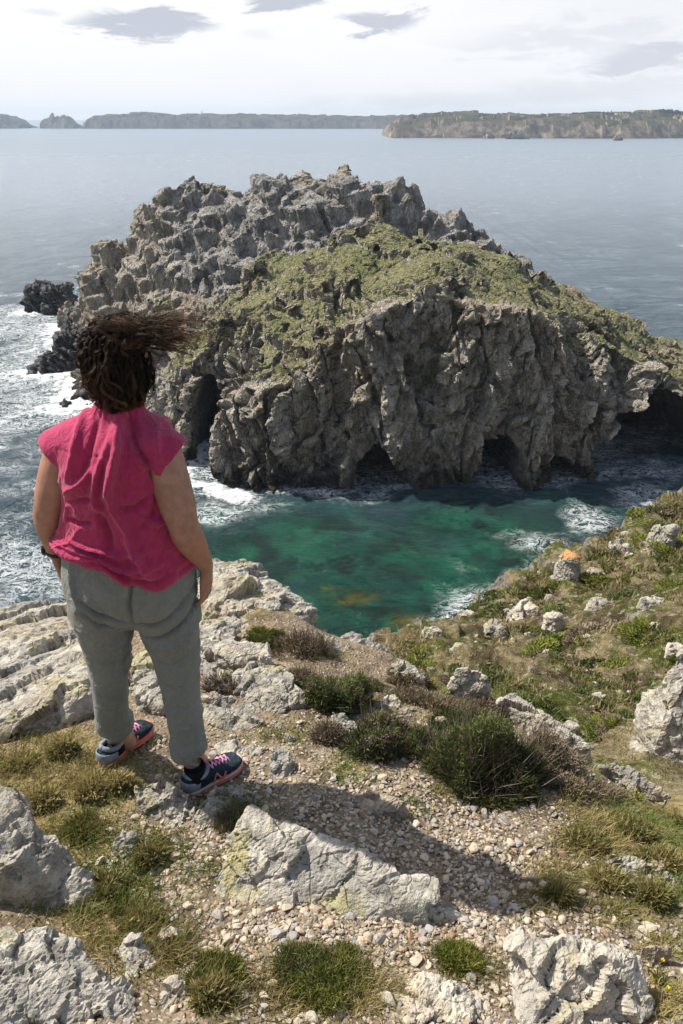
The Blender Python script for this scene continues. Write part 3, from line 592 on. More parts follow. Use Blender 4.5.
def ground_mat(g, b):
    p = g.pos(); x, y, z = g.sep(p); n1 = g.noise(p, 1.6, 5, .6); n2 = g.noise(p, 9, 5, .65); n3 = g.noise(p, 40, 4, .6)
    pw = g.vm('ADD', p, g.vm('MULTIPLY', g.noisec(p, 25, 2), (.03, .03, .03))); ce = g.vor(pw, 62, 'F1', 'Color'); cr, cg, cb = g.sep(ce); ed = g.m('SUBTRACT', .75, g.vor(pw, 62, 'F1'))
    soil = g.mix(g.step(n2, .3, .7), (.11, .085, .058), (.28, .225, .155))
    peb = g.mix(cr, (.16, .12, .09), (.46, .37, .28))
    near = g.mix(g.m('MULTIPLY', g.step(ed, .28, .36), g.step(cg, .35, .5)), soil, peb)
    gs = g.mix(g.step(n2, .35, .68), (.10, .085, .035), (.30, .235, .12))
    near = g.mix(g.step(g.m('ADD', g.attr('grass'), g.m('MULTIPLY', g.m('SUBTRACT', n2, .5), .6)), .3, .55), near, gs)
    q = g.noise(p, .55, 5, .65); q2 = g.noise(p, 2.4, 6, .7); q3 = g.noise(p, 7, 5, .7); q4 = g.noise(g.map(p, loc=(9, 4, 2)), .8, 6, .7)
    far = g.mix(g.step(q2, .35, .65), (.12, .10, .048), (.34, .275, .155))
    far = g.mix(g.step(q4, .49, .56), far, g.mix(g.step(q3, .35, .65), (.045, .06, .014), (.17, .18, .045)))
    far = g.mix(g.m('MULTIPLY', g.step(q, .54, .62), .8), far, (.075, .055, .035))
    far = g.mix(g.m('MULTIPLY', g.step(q3, .55, .64), .75), far, (.47, .42, .34))
    c = g.mix(g.attr('far'), near, far)
    rockc = g.mix(g.step(q3, .35, .65), (.14, .12, .095), (.46, .42, .36))
    c = g.mix(g.step(g.m('ADD', g.sep(g.nrm())[2], g.m('MULTIPLY', g.m('SUBTRACT', q2, .5), .5)), .72, .52), c, rockc)
    h = g.m('ADD', g.m('MULTIPLY', g.step(ed, .2, .7), .5), g.m('ADD', g.m('MULTIPLY', n3, .5), n2))
    far_h = g.m('MULTIPLY', g.attr('far'), g.m('ADD', g.m('MULTIPLY', q3, .6), q2)); return c, g.bump(h, .8, .02, g.bump(far_h, 1.0, .35))
M_GROUND = material('ground', ground_mat, .95, .15)
def build_ground():
    xs = graded(-40, 60, -1.5, 1.7, .016, 1.022, 1.2); ys = graded(-28, 70, 1.15, 4.2, .016, 1.02, 1.2)
    X, Y = np.meshgrid(xs, ys); q = np.c_[X.ravel(), Y.ravel()]; z = ground_z(q); q3 = np.c_[q, z]
    _, d = ground_raw(q); px, py = project(q3); far = sstep(q[:, 1], 4.4, 5.6)
    gd = grass_den(px, py) * (1 - far)
    e, r, t = worley(q3 * 24, 3); near = (1 - far)
    z = z + near * (1 - gd) * ((r - .5) * .004) + near * gd * fbm(q3, 20, 3, 8) * .02
    # bare rock steps on the slope and on the drop to the water
    e2, r2, t2 = worley((q3 * np.array([1, 1, .5])) @ rotm(.3, .4, .2) * .8, 6); drop = sstep(d, .2, -1.2)
    z = z + drop * ((r2 - .5) * 1.0 + t2 * .9) * sstep(q[:, 1], 3, 6) + far * (1 - drop) * (np.maximum(0, r2 - .6) * .7 + fbm(q3, 3.0, 4, 81) * .10 + fbm(q3, 1.1, 3, 82) * .12)
    me = mesh_np('ground', np.c_[q, z], grid_faces(len(xs), len(ys))); attr(me, 'grass', gd); attr(me, 'far', far); smooth(me)
    return me
tag(link('ground', build_ground(), M_GROUND), None, None, None, 'structure')

# ------------------------------------------------------------------ boulders and ledges
def rock_mat(tint, lichen=1.0, warm=0.0, name='pale_rock'):
    def f(g, b):
        p = g.pos(); n1 = g.noise(p, 3, 6, .65); n2 = g.noise(p, 14, 6, .7); n3 = g.noise(p, 60, 4, .65); big = g.noise(p, 1.1, 4, .6)
        lo = tuple(c * .52 for c in tint); hi = tuple(min(.72, c * 1.28) for c in tint)
        c = g.mix(g.step(n2, .30, .68), lo, hi)
        c = g.mix(g.m('MULTIPLY', g.step(n1, .50, .64), .6), c, (.31, .30, .28))
        c = g.mix(g.m('MULTIPLY', g.step(g.noise(g.map(p, loc=(4, 1, 7)), 4.5, 6, .7), .52, .62), .55 * lichen), c, (.40, .36, .17))
        c = g.mix(g.m('MULTIPLY', g.step(g.noise(g.map(p, loc=(1, 8, 3)), 7, 6, .72), .57, .64), .7 * lichen), c, (.10, .095, .085))
        c = g.mix(g.m('MULTIPLY', g.step(big, .52, .66), .5 + .3 * warm), c, (.36, .28, .18))
        v = g.vor(g.vm('ADD', p, g.vm('MULTIPLY', g.noisec(p, 6, 3), (.12, .12, .12))), 9, 'DISTANCE_TO_EDGE')
        c = g.mix(g.m('MULTIPLY', g.step(v, .02, .0), g.step(n1, .56, .66)), c, (.07, .06, .05))
        c = g.mix(g.m('MULTIPLY', g.step(n3, .58, .70), .7), c, (.10, .092, .082)); c = g.mix(g.m('MULTIPLY', g.step(n3, .36, .28), .5), c, (.62, .60, .55))
        h = g.m('ADD', g.m('MULTIPLY', n2, 1.0), g.m('ADD', g.m('MULTIPLY', n3, .6), g.m('MULTIPLY', g.step(v, 0, .04), .2)))
        return c, g.bump(h, .85, .022)
    return material(name, f, .9, .2)
M_PALE = rock_mat((.425, .40, .345)); M_GREY = rock_mat((.37, .345, .295), 1.1, 0, 'grey_rock'); M_WHITE = rock_mat((.52, .475, .40), .6, .4, 'white_rock'); M_TAN = rock_mat((.42, .35, .265), .5, 1, 'tan_rock')
def rough(V, N, s, amp, seed, R=None, strat=(1, 1, 1)):
    P = V @ (R if R is not None else rotm(.5, .3, .7)) / np.array(strat)
    P = P + np.c_[fbm(P, 1.6 / s, 3, seed), fbm(P, 1.6 / s, 3, seed + 1), fbm(P, 1.6 / s, 3, seed + 2)] * s * .25
    e1, r1, t1 = worley(P / s, seed); e2, r2, t2 = worley(P / (s * .38), seed + 5); e3, r3, t3 = worley(P / (s * .15), seed + 9)
    d = (r1 - .5) * .36 + t1 * .62 - sstep(e1, .06, 0) * .12 + ((r2 - .5) * .32 + t2 * .55 - sstep(e2, .07, 0) * .14) * .30 + ((r3 - .5) * .34 + t3 * .5) * .11
    return V + N * (d * amp * s)[:, None] + N * (fbm(V, 9 / s, 3, seed + 3) * .05 * s * amp)[:, None]
def boulder(name, label, cat, pts, mat=None, vox=None, s=None, amp=1.0, seed=0, strat=(1, 1, 1), group=None, worldpts=False, bury=.12, R=None):
    W_ = [tuple(p) for p in pts] if worldpts else [tuple(atZ(px, py, z)) for px, py, z in pts]
    A = np.array(W_); lo = A[:, 2].min(); W_ += [(x + (A[:, 0].mean() - x) * -.06, y + (A[:, 1].mean() - y) * -.06, lo - bury) for x, y, z in W_]
    size = (A.max(0) - A.min(0)).max(); vox = vox or max(.007, size / 75); s = s or size * .36
    me = remesh(hull(W_), vox); V = verts(me); E = edges_np(me); V = relax(V, E, 2); set_verts(me, V); N = normals(me)
    V = rough(V, N, s, amp * .5, seed, R, strat); c = V.mean(0); c[2] = V[:, 2].min(); set_verts(me, V - c); smooth(me, False)
    return tag(link(name, me, mat or M_PALE, None, tuple(c)), label, cat, group)
B = boulder
tilt = rotm(rad(-20), rad(35), rad(-35))
B('rock_ledge', 'broad pale sloping ledge with diagonal cracks behind the legs at the left', 'rock ledge', [(-60, 618, -.28), (0, 616, -.26), (40, 603, -.26), (78, 600, -.26), (112, 610, -.24), (120, 650, -.17), (104, 706, -.05), (60, 726, -.06), (0, 737, -.06), (-60, 742, -.05), (-60, 690, -.05), (30, 670, -.04), (80, 690, .02)], M_PALE, .0125, .26, .62, 3, (.55, 1.5, 1), None, False, .3, tilt)
B('rock_ledge', 'pale cracked ledge on the cliff brink right of her hand', 'rock ledge', [(196, 580, -.28), (212, 560, -.3), (242, 560, -.3), (275, 577, -.3), (303, 595, -.32), (316, 611, -.36), (290, 626, -.3), (240, 640, -.2), (200, 632, -.16), (225, 590, -.18)], M_PALE, .0115, .2, .85, 5, (.7, 1.3, 1), None, False, .3, tilt)
B('boulder', 'flat topped pale stone between the trouser leg and the moss mound', 'boulder', [(214, 648, -.05), (232, 641, -.04), (268, 640, -.05), (270, 655, -.06), (240, 664, -.1), (216, 664, -.1)], M_WHITE, None, None, .7, 8)
B('boulder', 'rounded grey boulder with a black crack below the flat pale stone', 'boulder', [(236, 668, -.03), (262, 660, -.02), (292, 672, -.02), (304, 695, -.04), (325, 716, -.1), (290, 722, -.1), (255, 716, -.09), (238, 690, -.06), (270, 690, .0)], M_GREY, None, .13, .9, 9)
B('boulder', 'rubbly grey rock just behind the standing right leg', 'boulder', [(204, 690, -.06), (235, 712, -.03), (262, 722, -.03), (300, 726, -.08), (290, 738, -.09), (212, 738, -.06), (205, 720, -.05)], M_GREY, None, .09, 1.1, 10)
B('boulder', 'grey rock wedged between her two lower legs', 'boulder', [(132, 662, -.06), (148, 650, -.06), (172, 668, -.04), (180, 700, -.02), (160, 708, -.03), (140, 700, -.03)], M_GREY, None, .11, 1, 11)
B('boulder', 'jagged grey rock directly in front of her shoes', 'boulder', [(136, 788, .06), (150, 776, .08), (172, 782, .08), (192, 790, .075), (191, 800, .05), (180, 829, 0), (160, 826, 0), (136, 806, .03)], M_GREY, None, .075, 1.2, 12)
B('boulder', 'low grey rock under the toe of the right shoe', 'boulder', [(192, 806, .04), (215, 788, .05), (238, 786, .045), (252, 800, .02), (246, 818, 0), (205, 826, 0), (194, 822, .01)], M_GREY, None, .08, 1.1, 13)
B('boulder', 'small upright grey stone in dry grass left of the jagged rock', 'boulder', [(113, 836, .06), (122, 826, .07), (134, 832, .06), (134, 858, 0), (122, 867, 0), (110, 858, 0)], M_GREY, None, .06, .9, 14)
B('boulder', 'pointed small stone beside the left shoe', 'boulder', [(77, 800, 0), (86, 786, .045), (95, 796, .02), (92, 803, 0), (80, 804, 0)], M_GREY, None, .04, .8, 15)
B('boulder', 'small squat stone touching the jagged rock on its left', 'boulder', [(99, 802, 0), (106, 788, .04), (116, 792, .035), (118, 803, 0), (104, 806, 0)], M_GREY, None, .04, .9, 16)
B('boulder', 'big lichen grey boulder leaning in from the left edge', 'boulder', [(-60, 800, .30), (0, 782, .26), (22, 800, .24), (52, 835, .16), (78, 868, .10), (104, 912, .02), (92, 924, .02), (50, 905, .04), (0, 892, .08), (-60, 890, .1), (30, 850, .19), (-20, 830, .3)], M_GREY, .0095, .17, .8, 17, (1, 1, .8))
B('rock_ledge', 'cracked whitish ledge filling the bottom left corner', 'rock ledge', [(-60, 940, .27), (0, 930, .28), (36, 925, .27), (72, 936, .24), (102, 962, .19), (128, 985, .15), (146, 1010, .12), (150, 1060, .1), (-60, 1080, .2), (40, 985, .22), (90, 1000, .18)], M_PALE, .0085, .1, 1.15, 18, (.8, 1.2, .8))
B('boulder', 'tan angular rock with a sunken face in the grass left of the big slab', 'boulder', [(156, 904, .03), (166, 886, .05), (184, 884, .055), (204, 896, .05), (202, 916, .02), (186, 926, 0), (164, 920, .01)], M_TAN, None, .07, 1, 19)
B('slab_rock', 'large tilted slab with yellow lichen in the middle of the gravel', 'slab rock', [(250, 806, .21), (240, 822, .20), (212, 886, .07), (212, 904, .04), (250, 924, .03), (300, 930, .03), (345, 928, .03), (372, 930, .02), (384, 925, .02), (300, 829, .18), (345, 842, .165), (378, 868, .13), (396, 884, .10), (310, 880, .11), (392, 905, .05)], rock_mat((.45, .42, .36), 1.5, .2, 'lichen_rock'), .0085, .2, .62, 20, (1.2, 1.2, .7))
B('slab_rock', 'wedge split off the right end of the large tilted slab', 'slab rock', [(393, 882, .115), (402, 880, .11), (425, 880, .085), (450, 897, .06), (468, 918, .02), (440, 930, .0), (400, 932, .0), (391, 925, .01), (398, 900, .09)], rock_mat((.42, .40, .33), 1.6, .2, 'lichen_rock'), .0075, .15, .55, 21, (1.2, 1.2, .7))
B('boulder', 'white stone at the grass edge below the large slab', 'boulder', [(350, 956, .08), (362, 946, .09), (380, 950, .09), (400, 966, .07), (418, 975, .06), (410, 984, .04), (372, 976, .05), (352, 972, .05)], M_WHITE, None, .07, .9, 22)
B('boulder', 'rough white rock at the middle of the bottom edge', 'boulder', [(398, 985, .10), (412, 966, .12), (440, 972, .12), (466, 980, .11), (486, 1000, .09), (505, 1030, .06), (470, 1050, .08), (395, 1050, .1), (420, 1000, .13)], M_WHITE, .007, .085, 1.1, 23)
B('boulder', 'big whitish boulder with a crack at the bottom right', 'boulder', [(500, 965, .08), (515, 942, .14), (560, 932, .17), (600, 940, .16), (640, 950, .13), (644, 968, .10), (650, 1000, .05), (648, 1030, .02), (590, 1040, .06), (520, 1040, .06), (504, 1000, .04), (580, 965, .18)], M_WHITE, .0085, .16, .85, 24)
B('boulder', 'slim upright stone at the right end of the bottom left ledge', 'boulder', [(118, 945, .12), (132, 934, .14), (146, 940, .13), (164, 975, .07), (166, 1000, .05), (150, 1005, .06), (126, 985, .1)], M_PALE, None, .08, .9, 25)
B('boulder', 'grey pointed rock at the bottom edge right of the corner ledge', 'boulder', [(142, 1020, .13), (172, 978, .16), (188, 988, .14), (206, 1022, .08), (206, 1050, .06), (150, 1060, .1)], M_PALE, .007, .08, 1, 26)
B('boulder', 'small tan stone standing in grass by the pointed bottom rock', 'boulder', [(172, 966, .07), (180, 952, .09), (190, 958, .085), (194, 978, .04), (182, 986, .04)], M_TAN, None, .05, .8, 27)
B('boulder', 'pale upright stone on the gravel right of the right shoe', 'boulder', [(267, 775, 0), (272, 748, .05), (284, 744, .05), (292, 756, .035), (288, 780, -.02), (274, 783, -.02)], M_PALE, None, .06, .8, 28)
B('boulder', 'small pale rock between the shaded moss and the dark heather bush', 'boulder', [(322, 728, -.07), (332, 712, -.03), (346, 712, -.03), (346, 728, -.07), (332, 732, -.08)], M_GREY, None, .06, .9, 29)
B('boulder', 'pale lumpy rock on the brink above the green water', 'boulder', [(386, 668, -.25), (398, 657, -.22), (412, 662, -.22), (425, 680, -.26), (420, 694, -.34), (398, 684, -.32)], M_PALE, None, .08, 1, 30)
B('boulder', 'white block on the brink right of the lumpy rock', 'boulder', [(448, 686, -.32), (456, 668, -.22), (480, 668, -.22), (492, 682, -.27), (486, 700, -.38), (455, 700, -.38)], M_WHITE, None, .1, .7, 31)
B('boulder', 'long grey rock slanting down the brink behind the big heather bush', 'boulder', [(500, 702, -.28), (512, 694, -.26), (548, 712, -.26), (582, 738, -.27), (588, 754, -.33), (560, 756, -.38), (520, 728, -.36)], M_PALE, None, .12, 1, 32)
B('boulder', 'rounded pale stone at the lower end of the long slanting rock', 'boulder', [(572, 745, -.28), (582, 738, -.26), (594, 748, -.28), (594, 760, -.34), (580, 762, -.36)], M_PALE, None, .07, .7, 33)
B('boulder', 'flat grey rock low on the brink left of the right edge', 'boulder', [(598, 766, -.33), (615, 758, -.3), (645, 778, -.32), (672, 798, -.36), (660, 806, -.42), (625, 790, -.42)], M_GREY, None, .1, 1, 34)
B('boulder', 'flat brown stone in the shadow above the big bottom right boulder', 'boulder', [(530, 928, .02), (545, 920, .04), (562, 924, .03), (560, 932, 0), (538, 935, 0)], M_TAN, None, .05, .7, 36)
B('boulder', 'flat tan stone right of the big bottom right boulder', 'boulder', [(640, 948, .02), (655, 942, .03), (675, 948, .02), (672, 958, -.02), (648, 960, -.02)], M_TAN, None, .05, .7, 37)
# the tall pale rock at the right edge, lower down
def at(px, py, Y): return tuple(atY(px, py, Y))
B('boulder', 'tall pale rock wall leaning in at the right edge', 'boulder', [at(634, 744, 5.9), at(640, 716, 5.95), at(654, 690, 6), at(672, 664, 6.1), at(690, 640, 6.3), at(740, 620, 6.5), at(760, 780, 5.6), at(690, 778, 5.5), at(650, 770, 5.6), at(665, 720, 5.7), at(740, 640, 7.2)], M_PALE, .025, .4, .8, 38, (1, 1, 1), None, True, .4)
SL = [(553, 549, 585, 582, 1.0, 'pale pillar with an orange lichen top at the water side of the slope', 1), (650, 524, 680, 556, 1.2, 'upright pale rock high on the right slope', 0), (610, 544, 636, 558, .8, 'low grey rock beside the upright rock on the slope', 0), (542, 614, 568, 636, .8, 'white leaning rock in the middle of the right slope', 0), (588, 596, 616, 614, .8, 'broad pale rock among green patches on the slope', 0), (478, 622, 510, 640, .7, 'grey outcrop low on the water side of the slope', 0), (510, 602, 545, 622, .8, 'dark outcrop just above the water side rim', 0), (448, 640, 470, 656, .7, 'pale rock on the slope just past the brink', 0), (640, 600, 668, 618, .8, 'pale rock at the right below the upright rock', 0), (510, 660, 524, 672, .9, 'small pale rock halfway down the near slope', 0), (560, 720, 584, 738, .8, 'pale rock in dry grass near the foot of the rock wall', 0), (590, 690, 606, 702, .8, 'small white stone below the slope middle', 0), (455, 610, 480, 624, .7, 'low pale rock on the slope rim beside green water', 0), (420, 624, 446, 640, .6, 'pale outcrop at the lowest tip of the slope', 0), (586, 566, 606, 580, .7, 'grey rock right of the lichen pillar', 0), (665, 640, 690, 660, .7, 'pale stone at the right edge above the rock wall', 0)]
def orange_mat():
    def f(g, b):
        p = g.pos(); n = g.noise(p, 4, 5, .6); n2 = g.noise(p, 16, 4, .6); ob = g.sep(g.obj())[2]
        c = g.mix(g.step(n2, .3, .7), (.22, .205, .175), (.46, .43, .37)); return g.mix(g.step(g.m('ADD', ob, g.m('MULTIPLY', g.m('SUBTRACT', n, .5), .5)), 1.2, 1.32), c, (.50, .27, .10)), g.bump(n2, .8, .05)
    return material('orange_lichen_rock', f, .9, .2)
M_ORANGE = orange_mat()
def slope_rock(px0, py0, px1, py1, dep, label, orange, seed, group=None):
    p = hit((px0 + px1) / 2, py1); Y = p[1]; k = np.linalg.norm(p - CAM) / FPX; w = (px1 - px0) * k; h = (py1 - py0) * k * (.85 if orange or 'upright' in label or 'leaning' in label else .55); rr = random.Random(seed); pts = []
    for j in range(9):
        a = j / 9 * 6.283; r = rr.uniform(.8, 1.1); pts.append((p[0] + math.cos(a) * w / 2 * r, p[1] + .3 * w + math.sin(a) * w * .4 * r, p[2] - .05))
        r *= rr.uniform(.45, .8); pts.append((p[0] + math.cos(a + .3) * w / 2 * r, p[1] + .35 * w + math.sin(a) * w * .35 * r, p[2] + h * rr.uniform(.65, 1.05)))
    return B('boulder', label, 'boulder', pts, M_ORANGE if orange else (M_PALE if seed % 3 else M_WHITE), max(.02, w / 34), w * .45, .8, seed, (1, 1, .8), group, True, .5)
for i, r in enumerate(SL): slope_rock(*r, 60 + i)
# smaller stones scattered over the slope
SSM = []
rr = random.Random(5)
while len(SSM) < 110:
    px = rr.uniform(440, 683); py = rr.uniform(500, 735); e = 487 + (683 - px) * .50
    if py < e + 12 or py > 640 + (px - 430) * .5: continue
    SSM.append((px, py))
for i, (px, py) in enumerate(SSM):
    w = rr.uniform(5, 13); slope_rock(px - w / 2, py - w * .45, px + w / 2, py, .7, 'small pale stone scattered on the heathy right slope', 0, 200 + i, 'small stones on the right slope')
# more stones along the brink and in the grass
rr = random.Random(12)
def field_stone(px, py, w, mat, label, seed, group=None):
    p = hit(px, py); r2 = random.Random(seed); k = np.linalg.norm(p - CAM) / FPX; w = w * k; pts = []
    for j in range(7):
        a = j / 7 * 6.283; r = r2.uniform(.7, 1.1); pts.append((p[0] + math.cos(a) * w / 2 * r, p[1] + math.sin(a) * w * .42 * r, p[2] - .01)); r *= r2.uniform(.4, .85); pts.append((p[0] + math.cos(a + .4) * w / 2 * r, p[1] + math.sin(a) * w * .4 * r, p[2] + w * r2.uniform(.25, .55)))
    return B('boulder', label, 'boulder', pts, mat, max(.005, w / 26), w * .5, .9, seed, (1, 1, .8), group, True, .05)
for i in range(44):
    px, py = rr.choice([(rr.uniform(200, 330), rr.uniform(640, 745)), (rr.uniform(200, 330), rr.uniform(640, 745)), (rr.uniform(330, 480), rr.uniform(690, 760)), (rr.uniform(20, 230), rr.uniform(830, 960)), (rr.uniform(500, 680), rr.uniform(770, 930))])
    field_stone(px, py, rr.uniform(9, 24), rr.choice([M_GREY, M_PALE, M_TAN, M_WHITE]), 'fist sized angular stone half sunk in the clifftop soil', 300 + i, 'half sunk stones on the clifftop')
B('rock_ledge', 'grey cracked ledge on the brink just right of the trouser leg', 'rock ledge', [(196, 625, -.2), (206, 612, -.2), (232, 628, -.16), (240, 645, -.13), (220, 652, -.12), (200, 650, -.12)], M_PALE, .0105, .1, .9, 45, (.7, 1.3, 1), None, False, .2, tilt)
B('rock_ledge', 'low pale rock on the brink just left of the green water gap', 'rock ledge', [(330, 640, -.34), (352, 630, -.32), (378, 642, -.36), (392, 652, -.42), (385, 664, -.42), (350, 655, -.36)], M_PALE, .012, .12, .8, 46, (.7, 1.3, 1), None, False, .4, tilt)
B('slab_rock', 'flat pale slab set in the soil just right of the raised right trouser cuff', 'slab rock', [(214, 745, -.03), (238, 738, -.015), (262, 748, -.02), (258, 762, -.03), (228, 764, -.03)], M_PALE, None, .07, .7, 51)
B('slab_rock', 'flat grey slab bedded between the dark twigs and the cracked boulder', 'slab rock', [(200, 660, -.10), (216, 668, -.08), (234, 672, -.08), (236, 684, -.1), (208, 684, -.1)], M_GREY, None, .06, .8, 52)
B('slab_rock', 'broad low slab on the brink behind the moss mound', 'slab rock', [(302, 628, -.22), (330, 634, -.23), (352, 648, -.25), (332, 658, -.25), (300, 648, -.2)], M_PALE, None, .09, .9, 53)
B('slab_rock', 'narrow tan slab edge showing through the gravel left of the big heather bush', 'slab rock', [(350, 794, .02), (385, 788, .045), (406, 800, .04), (396, 812, .01), (358, 808, .01)], M_TAN, None, .06, .7, 54)
B('slab_rock', 'flat whitish slab bedded in straw grass near the right edge', 'slab rock', [(600, 862, -.06), (630, 852, -.04), (655, 862, -.06), (648, 878, -.1), (610, 878, -.09)], M_PALE, None, .07, .7, 55)
# ------------------------------------------------------------------ gravel, grass, heather
def ico(sub=1):
    bm = bmesh.new(); bmesh.ops.create_icosphere(bm, subdivisions=sub, radius=1); v = np.array([x.co[:] for x in bm.verts]); f = np.array([[y.index for y in x.verts] for x in bm.faces]); bm.free(); return v, f
def stone_mat():
    def f(g, b):
        p = g.pos(); r = g.attr('tone'); n = g.noise(p, 70, 4, .6); n2 = g.noise(p, 1.2, 3)
        c = g.mix(r, (.17, .14, .105), (.55, .47, .36)); c = g.mix(g.step(g.attr('hue'), .72, .9), c, (.36, .34, .32)); c = g.mix(g.m('MULTIPLY', g.step(g.attr('hue'), .14, .02), .7), c, (.36, .21, .12))
        return g.mix(g.m('MULTIPLY', g.step(n, .55, .7), .5), c, (.15, .13, .11)), g.bump(n, .6, .005)
    return material('gravel_stone', f, .9, .2)
M_STONE = stone_mat()
V0, F0 = ico(1); V1, F1_ = ico(2)
def stone_shape(base, seed):
    rr = np.random.default_rng(seed); V = base.copy()
    for _ in range(7):
        n = rr.normal(size=3); n /= np.linalg.norm(n); d = rr.uniform(.32, .75); h = V @ n - d; V = V - np.maximum(h, 0)[:, None] * n * .92
    return V * np.array([1, rr.uniform(.6, .9), rr.uniform(.4, .7)])
SHAPES = [stone_shape(V0, i) for i in range(14)]
GRAV = [(420, 800, 150, 60, 1), (330, 790, 70, 40, .9), (250, 800, 60, 30, .8), (210, 840, 50, 40, .9), (500, 840, 90, 60, 1), (330, 935, 130, 30, 1), (480, 920, 70, 50, 1), (180, 860, 40, 30, .7), (240, 950, 60, 40, .8), (560, 860, 60, 40, .7), (300, 1000, 100, 40, .5), (480, 1000, 40, 40, .6), (120, 870, 50, 20, .4), (300, 745, 50, 20, .6), (420, 760, 60, 24, .5), (60, 1000, 70, 24, .5), (600, 930, 80, 20, .6), (670, 880, 40, 40, .3), (560, 780, 60, 16, .35), (170, 770, 70, 20, .5), (660, 980, 40, 40, .4)]
def grav_den(px, py):
    s = np.zeros(len(px))
    for x, y, rx, ry, a in GRAV: s = np.maximum(s, a * np.exp(-.7 * (((px - x) / rx) ** 2 + ((py - y) / ry) ** 2)))
    return s
ROCKXY = [(o.matrix_basis.translation, None) for o in bpy.data.objects if o.name.startswith(('boulder', 'slab_rock', 'rock_ledge'))]
def scatter(n, den, ylo, yhi, seed):
    r = np.random.default_rng(seed); px = r.uniform(-20, 703, n); py = r.uniform(ylo, yhi, n); keep = r.random(n) < den(px, py); px, py = px[keep], py[keep]
    P, ok = hits(px, py); m = ok & (P[:, 1] < 4.9); return P[m], r
def build_gravel():
    P, r = scatter(34000, lambda a, b: grav_den(a, b) * (1 - .75 * grass_den(a, b)), 700, 1040, 21)
    n = len(P); size = np.exp(r.normal(math.log(.0078), .42, n)).clip(.0035, .030); dist = np.linalg.norm(P - CAM, axis=1)
    order = np.argsort(-size / dist); tone = r.random(n); hue = r.random(n)
    def place(idx):
        V = []; F = []; T = []; H = []
        for k, i in enumerate(idx):
            a = Matrix.Rotation(r.uniform(0, 6.28), 3, 'Z') @ Matrix.Rotation(r.normal(0, .3), 3, 'X'); s = SHAPES[i % 14] * size[i]
            V.append(s @ np.array(a).T + P[i] + np.array([0, 0, size[i] * .22])); F.append(F0 + k * len(V0)); T += [tone[i]] * len(V0); H += [hue[i]] * len(V0)
        return np.vstack(V), np.vstack(F), T, H
    V, F, T, H = place(order[300:]); me = mesh_np('gravel', V, F); attr(me, 'tone', T); attr(me, 'hue', H); smooth(me, False)
    tag(link('gravel', me, M_STONE), None, None, None, 'stuff')
    kinds = []
    for k in range(10):
        me = mesh_np('loose_stone', stone_shape(V1, 40 + k), F1_); m = len(V1); attr(me, 'tone', [random.uniform(.2, 1)] * m); attr(me, 'hue', [random.random()] * m); smooth(me, False); me.materials.append(M_STONE); kinds.append(me)
    for i in order[:300]:
        o = link('loose_stone', kinds[int(i) % 10], None, None, tuple(P[i] + np.array([0, 0, size[i] * .2]))); s = size[i]; o.scale = (s, s, s); o.rotation_euler = (r.normal(0, .25), r.normal(0, .25), r.uniform(0, 6.28))
        tag(o, 'small beige stone lying loose on the gravel of the clifftop', 'stone', 'loose stones on the gravel')
build_gravel()
def blades(P, Dn, length, width, bend, r, seg=2):
    """flat tapered blades: root points, directions, lengths"""
    n = len(P); side = np.cross(Dn, r.normal(size=(n, 3))); side /= np.linalg.norm(side, axis=1)[:, None] + 1e-9; L_ = length[:, None]; Wd = width[:, None]
    mid = P + Dn * L_ * .55 + bend * .3; tip = P + Dn * L_ + bend
    V = np.stack([P - side * Wd, P + side * Wd, mid + side * Wd * .8, mid - side * Wd * .8, tip], 1).reshape(-1, 3); i = np.arange(n) * 5
    Q = np.stack([i, i + 1, i + 2, i + 3], 1); T = np.stack([i + 3, i + 2, i + 4, i + 4], 1)
    return V, Q, np.stack([i + 3, i + 2, i + 4], 1)
def mesh_mixed(name, V, Q, T):
    me = bpy.data.meshes.new(name); V = np.asarray(V, np.float32); me.vertices.add(len(V)); me.vertices.foreach_set('co', V.ravel())
    idx = np.concatenate([Q.ravel(), T.ravel()]).astype(np.int32); me.loops.add(len(idx)); me.loops.foreach_set('vertex_index', idx)
    st = np.concatenate([np.arange(len(Q)) * 4, len(Q) * 4 + np.arange(len(T)) * 3]).astype(np.int32); me.polygons.add(len(st)); me.polygons.foreach_set('loop_start', st); me.update(calc_edges=True); return me
def leaf_mat(name, lo, hi, alt=None, rough=.7, trans=.25):
    def f(g, b):
        t = g.attr('tone'); c = g.mix(t, lo, hi)
        if alt: c = g.mix(g.step(g.attr('hue'), .62, .9), c, alt)
        tr = g.add('ShaderNodeBsdfTranslucent'); g.put(tr.inputs[0], c); ms = g.add('ShaderNodeMixShader'); ms.inputs[0].default_value = trans
        g.l.new(b.outputs[0], ms.inputs[1]); g.l.new(tr.outputs[0], ms.inputs[2]); g.l.new(ms.outputs[0], g.n['Material Output'].inputs[0]); return c, None
    def wrap(g, b):
        c, _ = f(g, b); return c
    return material(name, wrap, rough, .25)
M_GRASS = leaf_mat('dry_grass', (.13, .12, .035), (.46, .37, .17), (.12, .17, .035))
